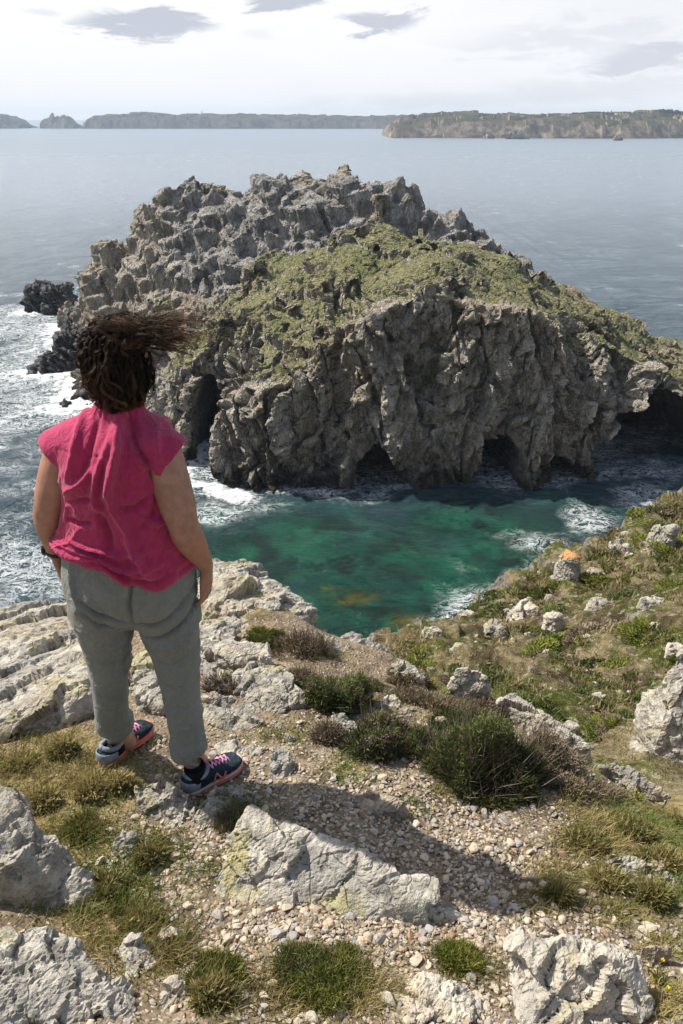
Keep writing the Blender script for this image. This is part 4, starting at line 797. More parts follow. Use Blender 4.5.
def build_grass():
    P, r = scatter(95000, lambda a, b: np.clip(grass_den(a, b) * 1.0 * (.35 + .65 * (fbm(np.c_[a * .02, b * .035, 0 * a], 1.0, 3, 9) > -.08)), 0, 1), 590, 1040, 31)
    k = 3; P = np.repeat(P, k, 0); n = len(P); P = P + np.c_[r.normal(0, .007, n), r.normal(0, .007, n), np.full(n, -.004)]
    D = np.c_[r.normal(.18, .5, n), r.normal(-.05, .5, n), np.full(n, .75)]; D /= np.linalg.norm(D, axis=1)[:, None]
    Ln = r.uniform(.016, .062, n) * (.7 + .6 * (fbm(P, 2.5, 3, 2) + .5)); Wd = r.uniform(.0007, .0016, n); bend = np.c_[r.normal(.008, .01, n), r.normal(0, .01, n), r.uniform(-.014, .002, n)]
    V, Q, T = blades(P, D, Ln, Wd, bend, r); me = mesh_mixed('grass', V, Q, T)
    tone = np.clip(.5 + .9 * fbm(P, 3, 3, 5) + r.normal(0, .22, n), 0, 1); hue = np.clip(.45 + .9 * fbm(P, 1.7, 3, 15) + r.normal(0, .12, n), 0, 1)
    attr(me, 'tone', np.repeat(tone, 5)); attr(me, 'hue', np.repeat(hue, 5)); tag(link('grass', me, M_GRASS), None, None, None, 'stuff')
build_grass()
M_HEATH = leaf_mat('heather_leaf', (.022, .032, .010), (.17, .205, .062), (.16, .12, .065), .7, .2)
M_MOSS = leaf_mat('moss_leaf', (.055, .075, .012), (.26, .28, .05), (.17, .12, .05), .7, .2)
M_TWIG = leaf_mat('dry_twig', (.055, .042, .034), (.22, .18, .145), (.12, .08, .06), .85, 0)
M_FLOWER = leaf_mat('heather_flower', (.20, .06, .12), (.40, .17, .26), None, .7, .2)
M_STRAW = leaf_mat('dead_heather', (.12, .085, .055), (.38, .31, .22), (.20, .20, .07), .8, .15)
def bush(label, px, py, w, h, dep, n, mat, flower=0, twig=0, seed=0, lean=.15, leafl=.02, cat='bush', name='heather_bush'):
    """dome of upright sprays; w, h, dep in metres, standing where the pixel meets the ground"""
    r = np.random.default_rng(seed); c = hit(px, py); c = c + np.array([0, dep * .35, 0]); root = link(name, None, None, None, tuple(c)); tag(root, label, cat)
    u = r.random(n) ** .5; a = r.uniform(0, 6.283, n); X = np.cos(a) * u * w / 2; Y = np.sin(a) * u * dep / 2
    sil = 1 + .55 * fbm(np.c_[np.cos(a), np.sin(a), 0 * a] + seed, 1.6, 3, seed + 7); X = X * sil; Y = Y * sil; lump = .62 + 1.0 * np.clip(fbm(np.c_[X, Y, 0 * X] + seed, 7, 3, seed), -.5, .6); top = h * np.sqrt(np.clip(1 - u ** 2.4, 0, 1)) * lump
    gz_ = ground_z(np.c_[X + c[0], Y + c[1]]) - c[2]
    D = np.c_[X / w * 1.6 + lean, Y / dep * 1.2, np.full(n, .8)] + r.normal(0, .22, (n, 3)); D /= np.linalg.norm(D, axis=1)[:, None]
    K = 9; t = np.linspace(.25, 1, K)[None, :, None]; base = np.c_[X * .86, Y * .86, gz_]; end = np.c_[X + lean * top * .5, Y, gz_ + top]
    st = base[:, None] + (end - base)[:, None] * t + r.normal(0, .004, (n, K, 3)); Pn = st.reshape(-1, 3); m = len(Pn)
    Dn = np.repeat(D, K, 0) + r.normal(0, .55, (m, 3)); Dn /= np.linalg.norm(Dn, axis=1)[:, None]
    V, Q, T = blades(Pn, Dn, r.uniform(.5, 1.2, m) * leafl, r.uniform(.0008, .0022, m) * leafl / .02, r.normal(0, .003, (m, 3)), r)
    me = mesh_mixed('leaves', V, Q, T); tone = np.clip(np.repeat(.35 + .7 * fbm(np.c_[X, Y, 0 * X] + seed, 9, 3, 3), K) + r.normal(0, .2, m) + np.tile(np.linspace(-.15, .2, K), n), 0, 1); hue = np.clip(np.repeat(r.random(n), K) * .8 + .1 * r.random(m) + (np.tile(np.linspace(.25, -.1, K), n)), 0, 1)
    attr(me, 'tone', np.repeat(tone, 5)); attr(me, 'hue', np.repeat(hue, 5)); link('leaves', me, mat, root)
    ns = n // 3 + twig; ii = r.integers(0, n, ns); D2 = end[ii] - base[ii] + r.normal(0, .25 if twig else .05, (ns, 3)) * h; Ls = np.linalg.norm(D2, axis=1); V, Q, T = blades(base[ii], D2 / Ls[:, None], Ls * (1.15 if twig else .95), np.full(ns, .0016), r.normal(0, .012 if twig else .004, (ns, 3)), r)
    me = mesh_mixed('stems', V, Q, T); attr(me, 'tone', np.repeat(r.random(ns), 5)); attr(me, 'hue', np.repeat(r.random(ns), 5)); link('stems', me, M_TWIG, root)
    if flower:
        ii = r.integers(0, n, flower); Pf = np.repeat(end[ii], 6, 0) + r.normal(0, .005, (flower * 6, 3)); m = len(Pf); Dn = r.normal(0, .6, (m, 3)) + np.array([0, 0, .5]); Dn /= np.linalg.norm(Dn, axis=1)[:, None]
        V, Q, T = blades(Pf, Dn, r.uniform(.004, .009, m), r.uniform(.0015, .003, m), r.normal(0, .001, (m, 3)), r); me = mesh_mixed('flowers', V, Q, T); attr(me, 'tone', np.repeat(r.random(m), 5)); attr(me, 'hue', np.repeat(r.random(m), 5)); link('flowers', me, M_FLOWER, root)
    return root
bush('big dark green heather bush at the gravel edge', 492, 800, .52, .23, .34, 3400, M_HEATH, 60, 120, 1, .12, .024)
bush('dark heather bush with pink flowers left of the big heather bush', 382, 758, .28, .13, .24, 1500, M_HEATH, 170, 40, 2, .1, .02)
bush('rounded half shaded heather bush with green sunlit left side', 335, 712, .30, .15, .24, 1600, M_HEATH, 50, 60, 3, .1, .022)
bush('yellow green moss mound on the brink beside the pale ledge', 262, 648, .20, .12, .18, 1400, M_MOSS, 0, 0, 4, .02, .014, 'plant', 'moss_mound')
bush('tangle of dry grey twigs right of the moss mound', 300, 660, .34, .10, .24, 260, M_STRAW, 0, 420, 5, .15, .02, 'plant', 'dry_heather')
bush('dry dark twigs caught between the grey rocks by the right trouser leg', 222, 695, .20, .10, .16, 200, M_TWIG, 0, 360, 6, .1, .02, 'plant', 'dry_heather')
bush('dry dark twigs behind the gap between her two legs', 142, 690, .14, .09, .12, 160, M_TWIG, 0, 300, 7, .1, .02, 'plant', 'dry_heather')
bush('pale straw coloured heather on the brink above the dark bushes', 440, 712, .50, .07, .28, 900, M_STRAW, 10, 200, 8, .15, .024, 'plant', 'dry_heather')
bush('dark purple heather at the brink right of the half shaded bush', 368, 690, .20, .06, .16, 600, M_HEATH, 110, 80, 9, .1, .018)
bush('dry brown heather spilling down from the right end of the big bush', 578, 800, .34, .06, .24, 700, M_STRAW, 0, 220, 10, .3, .022, 'plant', 'dry_heather')
bush('pale dead heather between the white block and the slanting rock', 512, 720, .36, .07, .2, 600, M_STRAW, 0, 160, 11, .2, .022, 'plant', 'dry_heather')
bush('low green cushion at the bottom edge beside the rough white rock', 335, 1005, .22, .05, .18, 1500, M_MOSS, 0, 40, 12, .05, .014, 'plant', 'grass_cushion')
bush('small green cushion on the white stone patch at the bottom', 300, 985, .16, .04, .12, 900, M_HEATH, 0, 120, 13, .05, .014, 'plant', 'grass_cushion')
bush('little dry tuft growing from the crack of the big bottom right boulder', 570, 1010, .10, .07, .08, 360, M_MOSS, 0, 90, 14, .05, .016, 'plant', 'grass_tuft')
bush('brown tuft of dry grass beside the right shoe', 232, 832, .11, .05, .08, 500, M_STRAW, 0, 0, 15, .05, .022, 'plant', 'grass_tuft')
bush('green grass tuft at the foot of the tan angular rock', 215, 985, .12, .06, .1, 700, M_MOSS, 0, 0, 16, .05, .024, 'plant', 'grass_tuft')
bush('yellow grass tuft right of the cracked wedge rock', 462, 972, .12, .04, .1, 700, M_MOSS, 0, 0, 17, .05, .018, 'plant', 'grass_tuft')
bush('low green heather joined to the left flank of the big heather bush', 436, 765, .26, .12, .22, 1200, M_HEATH, 60, 60, 31, .1, .022)
bush('dark heather on the brink behind the big heather bush', 470, 742, .30, .12, .24, 1200, M_HEATH, 20, 90, 32, .15, .022)
bush('dry half dead heather against the right flank of the big bush', 548, 776, .28, .14, .24, 900, M_STRAW, 0, 260, 33, .2, .022, 'plant', 'dry_heather')
bush('dry yellow grass clump left of the pink flowered heather', 330, 745, .14, .06, .1, 600, M_STRAW, 0, 0, 34, .1, .022, 'plant', 'grass_tuft')
bush('matted brown heather between the moss mound and the half shaded bush', 300, 690, .24, .07, .18, 700, M_STRAW, 0, 260, 35, .15, .02, 'plant', 'dry_heather')
bush('dark green heather at the slope side below the brink rocks', 545, 738, .34, .12, .3, 900, M_HEATH, 0, 60, 36, .15, .024)
def flower_plant(px, py, label, seed):
    r = np.random.default_rng(seed); c = hit(px, py); root = link('yellow_flower', None, None, None, tuple(c)); tag(root, label, 'flower'); n = 46
    D = r.normal(0, .6, (n, 3)) + np.array([0, 0, .8]); D /= np.linalg.norm(D, axis=1)[:, None]; V, Q, T = blades(np.zeros((n, 3)) + r.normal(0, .008, (n, 3)) * [1, 1, 0], D, r.uniform(.02, .06, n), r.uniform(.002, .004, n), r.normal(0, .006, (n, 3)), r)
    me = mesh_mixed('leaves', V, Q, T); attr(me, 'tone', np.repeat(r.random(n), 5)); attr(me, 'hue', np.repeat(r.random(n) * .5, 5)); link('leaves', me, M_MOSS, root)
    for k in range(2):
        n = 26; ct = np.array([r.normal(0, .02), r.normal(0, .02), .06]); a = r.uniform(0, 6.28, n); D = np.c_[np.cos(a), np.sin(a), r.uniform(.1, .8, n)]; D /= np.linalg.norm(D, axis=1)[:, None]
        V, Q, T = blades(np.repeat(ct[None], n, 0), D, r.uniform(.004, .007, n), np.full(n, .0016), r.normal(0, .001, (n, 3)), r); me = mesh_mixed('blossom', V, Q, T); link('blossom', me, M_YEL, root)
M_YEL = plain('yellow_petal', (.75, .55, .03), .6, .2)
flower_plant(637, 800, 'tiny yellow flower in dry grass near the right edge', 1); flower_plant(662, 985, 'tiny yellow flower right of the big bottom right boulder', 2); flower_plant(432, 690, 'tiny yellow flower on the brink left of the white block', 3)
# low shrubs over the right slope
def slope_shrubs():
    kinds = []
    for k, (mt, hh) in enumerate(((M_MOSS, .34), (M_HEATH, .4), (M_MOSS, .22), (M_STRAW, .3), (M_HEATH, .3))):
        r = np.random.default_rng(70 + k); n = 900; u = r.random(n) ** .5; a = r.uniform(0, 6.283, n); X = np.cos(a) * u; Y = np.sin(a) * u * .7; lump = .7 + .6 * fbm(np.c_[X, Y, 0 * X] + k, 2.2, 3, k)
        Z = hh * np.sqrt(np.clip(1 - u ** 2.2, 0, 1)) * lump * r.uniform(.3, 1, n) ** .4; D = np.c_[X, Y, np.full(n, .7)] + r.normal(0, .5, (n, 3)); D /= np.linalg.norm(D, axis=1)[:, None]
        V, Q, T = blades(np.c_[X, Y, Z - .12], D, r.uniform(.10, .22, n), r.uniform(.02, .045, n), r.normal(0, .02, (n, 3)), r); me = mesh_mixed('low_shrub', V, Q, T)
        attr(me, 'tone', np.repeat(np.clip(.45 + .7 * fbm(np.c_[X, Y, 0 * X], 2, 3, 5) + r.normal(0, .2, n), 0, 1), 5)); attr(me, 'hue', np.repeat(np.clip(r.random(n) * .7, 0, 1), 5)); me.materials.append(mt); kinds.append(me)
    names = ['bright green low shrub cushion on the right slope', 'dark green heather cushion on the right slope', 'flat yellow green cushion spread on the right slope', 'dry brown heather cushion on the right slope', 'flat dark heather cushion on the right slope']
    rr = random.Random(9); k = 0; n = 0
    while n < 190 and k < 4000:
        k += 1; px = rr.uniform(400, 690); py = rr.uniform(492, 750)
        if py < 487 + (683 - px) * .52 + 8: continue
        dn = fbm(np.array([[px * .02, py * .035, 0.]]), 1.0, 3, 44)[0]
        if dn < rr.uniform(-.25, .2): continue
        p = hit(px, py)
        if p[1] < 5.0: continue
        i = rr.choice([0, 0, 1, 1, 2, 2, 3, 4]); s = p[1] * rr.uniform(.007, .022) + .05; o = link('low_shrub', kinds[i], None, None, tuple(p)); o.scale = (s * rr.uniform(1, 1.8), s * rr.uniform(.9, 1.4), s); o.rotation_euler = (rr.uniform(-.1, .1), rr.uniform(-.25, 0), rr.uniform(0, 6.28))
        tag(o, names[i], 'shrub', ['green cushions on the slope', 'dark heather on the slope', 'flat cushions on the slope', 'dry heather on the slope', 'flat heather on the slope'][i]); n += 1
slope_shrubs()
def slope_grass():
    r = np.random.default_rng(51); n = 60000; px = r.uniform(385, 700, n); py = r.uniform(486, 790, n); P, ok = hits(px, py); nz = fbm(np.c_[px * .03, py * .05, 0 * px], 1.0, 4, 61)
    m = ok & (P[:, 1] > 4.6) & (nz + r.uniform(-.25, .25, n) > -.08); P = P[m]; nz = nz[m]; n = len(P); dist = np.linalg.norm(P - CAM, axis=1)
    D = np.c_[r.normal(.1, .5, n), r.normal(0, .5, n), np.full(n, .7)]; D /= np.linalg.norm(D, axis=1)[:, None]; sc = dist / FPX
    V, Q, T = blades(P - np.array([0, 0, .02]), D, sc * r.uniform(3, 9, n), sc * r.uniform(.4, .9, n), r.normal(0, 1, (n, 3)) * (sc * 1.2)[:, None], r); me = mesh_mixed('slope_grass', V, Q, T)
    tone = np.clip(.45 + .9 * fbm(P, .9, 4, 5) + r.normal(0, .2, n), 0, 1); hue = np.clip(.45 + 1.2 * fbm(P, .45, 3, 25) + r.normal(0, .15, n), 0, 1); attr(me, 'tone', np.repeat(tone, 5)); attr(me, 'hue', np.repeat(hue, 5)); tag(link('slope_grass', me, M_SLOPEG), None, None, None, 'stuff')
M_SLOPEG = leaf_mat('slope_grass_leaf', (.10, .085, .035), (.40, .33, .17), (.09, .13, .03))
slope_grass()
bush('russet dry plants spilling over the brink left of the lumpy rock', 412, 690, .22, .06, .16, 600, M_STRAW, 0, 120, 21, .1, .02, 'plant', 'dry_heather')

for i, (px, py, w) in enumerate(((20, 770, .12), (60, 760, .1), (88, 800, .12), (40, 815, .11), (118, 795, .08), (82, 838, .12), (150, 868, .09), (100, 900, .12), (140, 930, .1), (590, 850, .12), (640, 840, .14), (668, 870, .12), (610, 890, .1), (560, 905, .08), (655, 910, .1), (300, 970, .08), (210, 1010, .1), (690, 830, .12))):
    o = bush('tuft of dry straw coloured grass on the clifftop', px, py, w, .05, w * .8, 260, M_GRASS, 0, 0, 400 + i, .12, .030, 'plant', 'grass_tuft'); o['group'] = 'dry grass tufts on the clifftop'
# ------------------------------------------------------------------ the person
def cr(pts, n):
    """Catmull-Rom through rows of numbers"""
    p = np.asarray(pts, float); p = np.vstack([2 * p[0] - p[1], p, 2 * p[-1] - p[-2]]); out = []
    m = len(p) - 3
    for u in np.linspace(0, m - 1e-6, n):
        i = int(u); t = u - i; a, b, c, d = p[i:i + 4]
        out.append(.5 * (2 * b + (c - a) * t + (2 * a - 5 * b + 4 * c - d) * t * t + (3 * b - a - 3 * c + d) * t ** 3))
    return np.array(out)
def rings_to_mesh(R):
    R = np.asarray(R); k, n = R.shape[:2]; V = R.reshape(-1, 3); F = []
    for i in range(k - 1):
        for j in range(n): F.append((i * n + j, i * n + (j + 1) % n, (i + 1) * n + (j + 1) % n, (i + 1) * n + j))
    V = np.vstack([V, R[0].mean(0), R[-1].mean(0)]); a = k * n
    for j in range(n): F.append((a, (j + 1) % n, j)); F.append((a + 1, (k - 1) * n + j, (k - 1) * n + (j + 1) % n))
    return V, F
def zloft(rows, n=32, k=40):
    """rows: z, cx, cy, half width, half depth, squareness"""
    R = []
    for z, cx, cy, a, b, e in cr(rows, k):
        t = np.linspace(0, 2 * math.pi, n, endpoint=False); c, s = np.cos(t), np.sin(t)
        R.append(np.c_[cx + a * np.sign(c) * np.abs(c) ** (2 / e), cy + b * np.sign(s) * np.abs(s) ** (2 / e), np.full(n, z)])
    return rings_to_mesh(R)
def tube(rows, n=16, k=24, ref=(0, 1, 0)):
    """rows: x, y, z, radius across, radius along ref"""
    c = cr(rows, k); P = c[:, :3]; T = np.gradient(P, axis=0); T /= np.linalg.norm(T, axis=1)[:, None]; R = []
    for p, t, (ra, rb) in zip(P, T, c[:, 3:5]):
        b = np.array(ref, float); b -= t * (b @ t); b /= np.linalg.norm(b); a = np.cross(t, b); th = np.linspace(0, 2 * math.pi, n, endpoint=False)
        R.append(p + np.outer(np.cos(th) * ra, a) + np.outer(np.sin(th) * rb, b))
    return rings_to_mesh(R)
def ball(c, r, rot=None):
    v, f = ico(3); v = v * np.array(r)
    if rot is not None: v = v @ np.array(rot).T
    return v + np.array(c), f.tolist()
ROOT = np.array([-.63, 2.24, 0.0])
person = link('person', None, None, None, tuple(ROOT)); tag(person, 'person in pink sleeveless blouse and grey rolled trousers standing with back turned on the cliff', 'person')
def part(name, me, mt, parent=None, at0=True):
    if at0: set_verts(me, verts(me) - ROOT)
    return link(name, me, mt, parent or person)
# joints
HEADC = np.array([-.632, 2.235, 1.505])
SL_, EL_, WL_ = np.array([-.797, 2.19, 1.272]), np.array([-.882, 2.17, 1.045]), np.array([-.905, 2.235, .868])
SR_, ER_, WR_ = np.array([-.524, 2.165, 1.272]), np.array([-.462, 2.105, 1.02]), np.array([-.428, 2.20, .845])
def hand(W, d, n, s, thumb_side):
    """wrist, direction, palm normal, towards the thumb"""
    d, n, s = (np.array(v, float) / np.linalg.norm(v) for v in (d, n, s)); out = []
    out.append(tube([(*(W - d * .02), .024, .02), (*(W + d * .01), .027, .018), (*(W + d * .045 + n * .003), .038, .016), (*(W + d * .082 + n * .008), .040, .0145), (*(W + d * .094 + n * .011), .034, .012)], 16, 14, n))
    for off, L_, r, sp in ((.029, .070, .0085, .10), (.010, .078, .0088, .02), (-.010, .072, .0083, -.05), (-.028, .056, .0074, -.14)):
        p = W + d * .085 + s * off + n * .008; rows = []; a = .22; q = p - d * .02
        rows.append((*q, r, r))
        for i, (f, rr_) in enumerate(((.45, 1.0), (.32, .94), (.23, .82))):
            dirv = d * math.cos(a) + n * math.sin(a) + s * sp; q = (p if i == 0 else q) + dirv * L_ * f; rows.append((*q, r * rr_, r * rr_)); a += .42 if off < .02 else .34
        out.append(tube(rows, 10, 14, s))
    p = W + d * .02 + s * .022; t1 = d * .6 + s * .62 + n * .42; t1 /= np.linalg.norm(t1); t2 = d * .9 + s * .2 + n * .35; t2 /= np.linalg.norm(t2)
    out.append(tube([(*(p - t1 * .012), .013, .013), (*(p + t1 * .02), .0125, .012), (*(p + t1 * .042), .0105, .010), (*(p + t1 * .042 + t2 * .026), .0098, .009), (*(p + t1 * .042 + t2 * .046), .0075, .007)], 10, 14, n))
    return out
def body():
    ps = []
    # torso kept a little inside the clothes
    ps.append(zloft([(.80, -.66, 2.215, .17, .12, 2.3), (.95, -.66, 2.21, .165, .11, 2.3), (1.1, -.655, 2.205, .15, .11, 2.3), (1.22, -.655, 2.20, .145, .10, 2.3), (1.27, -.652, 2.20, .125, .07, 2.2), (1.31, -.645, 2.205, .085, .055, 2.0)]))
    ps.append(tube([(-.650, 2.195, 1.29, .075, .06), (-.642, 2.20, 1.35, .058, .056), (-.638, 2.218, 1.41, .053, .055), (-.633, 2.232, 1.46, .054, .06)], 20, 20))
    # head, jaw, nose, ears
    Hr = rotm(rad(-4), 0, rad(-6)); H = lambda x, y, z: HEADC + Hr @ np.array([x, y, z])
    ps.append(ball(HEADC, (.074, .092, .095), Hr)); ps.append(ball(H(0, .028, -.045), (.058, .062, .066), Hr)); ps.append(ball(H(0, .066, -.092), (.026, .022, .02), Hr))
    ps.append(tube([(*H(0, .088, .018), .008, .008), (*H(0, .104, -.01), .011, .011), (*H(0, .112, -.026), .015, .011), (*H(0, .094, -.036), .014, .008)], 10, 12))
    for sx in (-1, 1):
        ps.append(ball(H(sx * .012, .094, -.028), (.009, .009, .007), Hr)); ps.append(ball(H(sx * .03, .082, .028), (.022, .012, .007), Hr)); ps.append(ball(H(sx * .038, .07, -.025), (.022, .02, .018), Hr))
        er = Hr @ rotm(0, rad(sx * 14), rad(-sx * 22)); ps.append(ball(H(sx * .079, -.005, -.012), (.008, .019, .032), er)); ps.append(ball(H(sx * .083, -.012, .002), (.006, .014, .02), er)); ps.append(ball(H(sx * .078, .0, -.038), (.006, .009, .011), er))
    ps.append(tube([(*H(-.024, .084, -.058), .005, .005), (*H(0, .095, -.056), .0075, .0065), (*H(.024, .084, -.058), .005, .005)], 8, 10, (0, 0, 1))); ps.append(tube([(*H(-.018, .083, -.068), .005, .005), (*H(0, .092, -.068), .0085, .007), (*H(.018, .083, -.068), .005, .005)], 8, 10, (0, 0, 1)))
    for S, E, Wr, o in ((SL_, EL_, WL_, -1), (SR_, ER_, WR_, 1)):
        u = E - S; v = Wr - E
        ps.append(tube([(*(S + np.array([-o * .06, 0, -.014])), .042, .045), (*(S - np.array([0, 0, .008])), .050, .056), (*(S + u * .35), .056, .063), (*(S + u * .7), .053, .058), (*(E - u * .06), .045, .048), (*(E + v * .1), .0455, .047), (*(E + v * .35), .0435, .044), (*(E + v * .7), .034, .033), (*(E + v * .93), .0275, .0245), (*Wr, .0265, .022)], 20, 40))
    ps += hand(WL_, (.06, .12, -1), (1, .15, .05), (-.1, 1, .1), 1)
    ps += hand(WR_, (.03, .06, -1), (-1, .25, 0), (.25, 1, 0), 1)
    # lower legs
    for K, A, T in ((np.array([-.790, 2.218, .42]), np.array([-.822, 2.275, .10]), np.array([-.79, 2.32, .03])), (np.array([-.548, 2.195, .42]), np.array([-.527, 2.15, .10]), np.array([-.50, 2.18, .03]))):
        ps.append(tube([(*(K + np.array([0, -.01, .38])), .07, .08), (*K, .042, .048), (*(K * .6 + A * .4 - np.array([0, .008, 0])), .042, .047), (*(K * .2 + A * .8), .037, .04), (*A, .034, .037), (*(A * .6 + T * .4), .035, .045), (*T, .034, .05)], 16, 30))
    me = remesh(join(ps), .0042); V = verts(me); V = relax(V, edges_np(me), 5, .5); V += normals(me) * .0006
    # soft flesh: elbow dimple and creases
    for E, o in ((EL_, -1), (ER_, 1)):
        d = np.linalg.norm((V - E - np.array([0, -.045, .0])) / np.array([.03, .03, .018]), axis=1); V[:, 1] += .006 * np.exp(-d ** 2)
    set_verts(me, V); smooth(me); return me
def skin_mat(g, b):
    p = g.pos(); n = g.noise(p, 30, 5, .6); n2 = g.noise(p, 220, 3, .6); n3 = g.noise(p, 8, 3)
    c = g.mix(g.step(n, .3, .7), (.30, .155, .10), (.40, .22, .15)); c = g.mix(g.m('MULTIPLY', g.step(n3, .45, .65), .35), c, (.38, .165, .11)); c = g.mix(g.m('MULTIPLY', g.step(n2, .62, .72), .25), c, (.28, .14, .09))
    b.inputs['Subsurface Weight'].default_value = .18; b.inputs['Subsurface Radius'].default_value = (.012, .005, .003); b.inputs['Subsurface Scale'].default_value = .6
    return c, g.bump(n2, .15, .002)
M_SKIN = material('skin', skin_mat, .5, .35)
part('body', body(), M_SKIN)
# eyes
M_EYE = plain('eye_white', (.75, .73, .7), .3, .5); M_IRIS = plain('iris', (.08, .05, .03), .2, .5)
def fold(V, pts, amp, width, Y0=2.05, side=None):
    """a crease or a raised fold along a line of picture points laid on the back of the cloth"""
    W_ = np.array([atY(px, py, Y0) for px, py in pts])[:, [0, 2]]; q = V[:, [0, 2]]; best = np.full(len(V), 1e9); tt = np.zeros(len(V)); m = len(W_) - 1
    for i in range(m):
        a, b = W_[i], W_[i + 1]; ab = b - a; t = np.clip(((q - a) @ ab) / (ab @ ab), 0, 1); d = np.hypot(*(q - a - t[:, None] * ab).T); k = d < best; best = np.where(k, d, best); tt = np.where(k, (i + t) / m, tt)
    return amp * np.exp(-(best / width) ** 2) * np.sin(math.pi * np.clip(tt * .9 + .07, 0, 1)) ** .6 * (V[:, 1] < Y0 + .22)
def cloth_mat(name, lo, hi, weave, bs, rough=.85, blotch=None, sheen=.2):
    def f(g, b):
        p = g.pos(); n = g.noise(p, 9, 5, .6); n2 = g.noise(p, 55, 4, .65); wv = g.noise(g.map(p, (weave, weave * .3, weave)), 1, 2); cr_ = g.m('SUBTRACT', 1.0, g.m('MULTIPLY', g.m('ABSOLUTE', g.m('SUBTRACT', g.noise(g.map(p, (26, 20, 13), (0, .5, 0)), 1, 4, .6, .8), .5)), 5.0), None, True)
        c = g.mix(g.step(g.m('ADD', g.m('MULTIPLY', n, .5), g.m('MULTIPLY', n2, .5)), .36, .64), lo, hi)
        if blotch: c = g.mix(g.m('MULTIPLY', g.step(n2, .52, .7), .22), c, blotch)
        b.inputs['Sheen Weight'].default_value = sheen
        return c, g.bump(g.m('ADD', g.m('MULTIPLY', wv, .25), g.m('ADD', g.m('MULTIPLY', cr_, .9), g.m('MULTIPLY', n2, .3))), bs, .010)
    return material(name, f, rough, .15)
M_SHIRT = cloth_mat('pink_cotton', (.35, .028, .088), (.40, .038, .110), 420, .42, .85, (.46, .055, .135))
M_SHIRTB = M_SHIRT
def shirt():
    rows = [(.880, -.668, 2.205, .214, .166, 2.4), (.93, -.668, 2.205, .207, .160, 2.4), (1.0, -.664, 2.2, .197, .150, 2.35), (1.08, -.668, 2.195, .172, .143, 2.3), (1.16, -.668, 2.19, .164, .138, 2.3), (1.23, -.664, 2.19, .165, .130, 2.3), (1.285, -.657, 2.192, .170, .110, 2.2), (1.318, -.650, 2.196, .158, .086, 2.1), (1.34, -.647, 2.2, .112, .072, 2.0), (1.36, -.643, 2.202, .078, .068, 2.0), (1.385, -.636, 2.208, .0685, .0685, 2.0)]
    ps = [zloft(rows, 48, 70)]
    for S, o in ((SL_, -1), (SR_, 1)):
        ps.append(tube([(*(S + np.array([-o * .08, .0, -.012])), .070, .075), (*(S + np.array([-o * .03, 0, -.010])), .070, .078), (*(S + np.array([o * .002, 0, -.018])), .067, .077), (*(S + np.array([o * .024, -.002, -.030])), .066, .074), (*(S + np.array([o * .033, -.002, -.038])), .066, .073)], 24, 24))
    me = remesh(join(ps), .0058); V = verts(me); V = relax(V, edges_np(me), 4, .5); set_verts(me, V); N = normals(me)
    x, z = V[:, 0], V[:, 2]; low = sstep(z, 1.0, .86)
    d = np.zeros(len(V))
    F_ = [([(108, 425), (106, 450), (97, 475), (94, 500), (100, 512)], .012, .011), ([(112, 428), (116, 455), (112, 480), (103, 500)], .014, .012), ([(113, 440), (108, 480), (112, 505), (128, 535), (136, 558)], .013, .013), ([(120, 425), (134, 455), (150, 480), (158, 490)], -.010, .009), ([(155, 478), (140, 470), (126, 450)], .010, .010), ([(70, 425), (70, 460), (66, 490)], .008, .011), ([(62, 498), (80, 485), (92, 470)], .011, .010), ([(63, 508), (80, 502), (95, 500)], -.009, .008), ([(64, 525), (78, 527), (92, 524)], -.010, .007), ([(68, 545), (90, 552), (120, 556), (150, 550)], .010, .008), ([(80, 562), (100, 566), (130, 568), (160, 562)], .010, .008), ([(74, 553), (95, 560), (108, 572)], -.009, .007), ([(95, 575), (115, 572), (140, 578), (165, 572)], -.008, .008), ([(125, 540), (140, 560), (150, 575)], .011, .010), ([(150, 500), (135, 510), (118, 508)], -.008, .010), ([(165, 505), (170, 530), (176, 555)], .008, .012), ([(100, 515), (108, 535), (112, 552)], -.010, .011), ([(88, 430), (86, 455), (80, 480)], -.007, .010), ([(150, 440), (155, 460), (158, 480)], .007, .009), ([(140, 520), (155, 530), (170, 528)], .007, .008), ([(160, 488), (150, 520), (140, 530)], -.008, .010)]
    for pts, a, w in F_: d += fold(V, pts, a * 2.5, w * .95)
    d += .007 * np.clip(1 - np.abs(fbm(np.c_[(x - z * .55) * 7, V[:, 1] * 4, z * 3], 2.2, 3, 41)) * 3.2, 0, 1) ** 2 * sstep(z, 1.27, 1.2) + low * .009
    d += .0065 * fbm(np.c_[x * 7, V[:, 1] * 5, z * 4], 2.0, 4, 3) + low * .006 * np.sin(z * 190 + 7 * fbm(V, 9, 2, 4)) * sstep(fbm(V, 5, 2, 8), -.2, .3)
    # gathers under the yoke seam
    yk = 1.268; d += .0035 * np.sin((x + .655) * 330) * np.exp(-((z - yk + .03) / .035) ** 2) * sstep(np.abs(x + .655), .07, .02) * (V[:, 1] < 2.2); d -= .0035 * np.exp(-((z - yk - .012 * vnoise(V * 6, 2)) / .0035) ** 2) * (V[:, 1] < 2.2) * (np.abs(x + .655) < .15)
    # ruffled stand collar and sleeve edges
    d += .004 * np.sin(np.arctan2(V[:, 1] - 2.205, x + .64) * 22) * sstep(z, 1.345, 1.375)
    V = V + N * d[:, None]
    # the hem rises on the left and curls
    hem = -.050 * np.clip((x + .60) / .2, -1.2, .6) ; k = sstep(z, 1.02, .88); V[:, 2] += k * (-hem * -1.0 * 0 + np.interp(x, [-.88, -.82, -.74, -.62, -.55, -.50, -.45], [.075, .07, .055, -.010, -.028, -.022, .0])) + k * .006 * np.sin(x * 60)
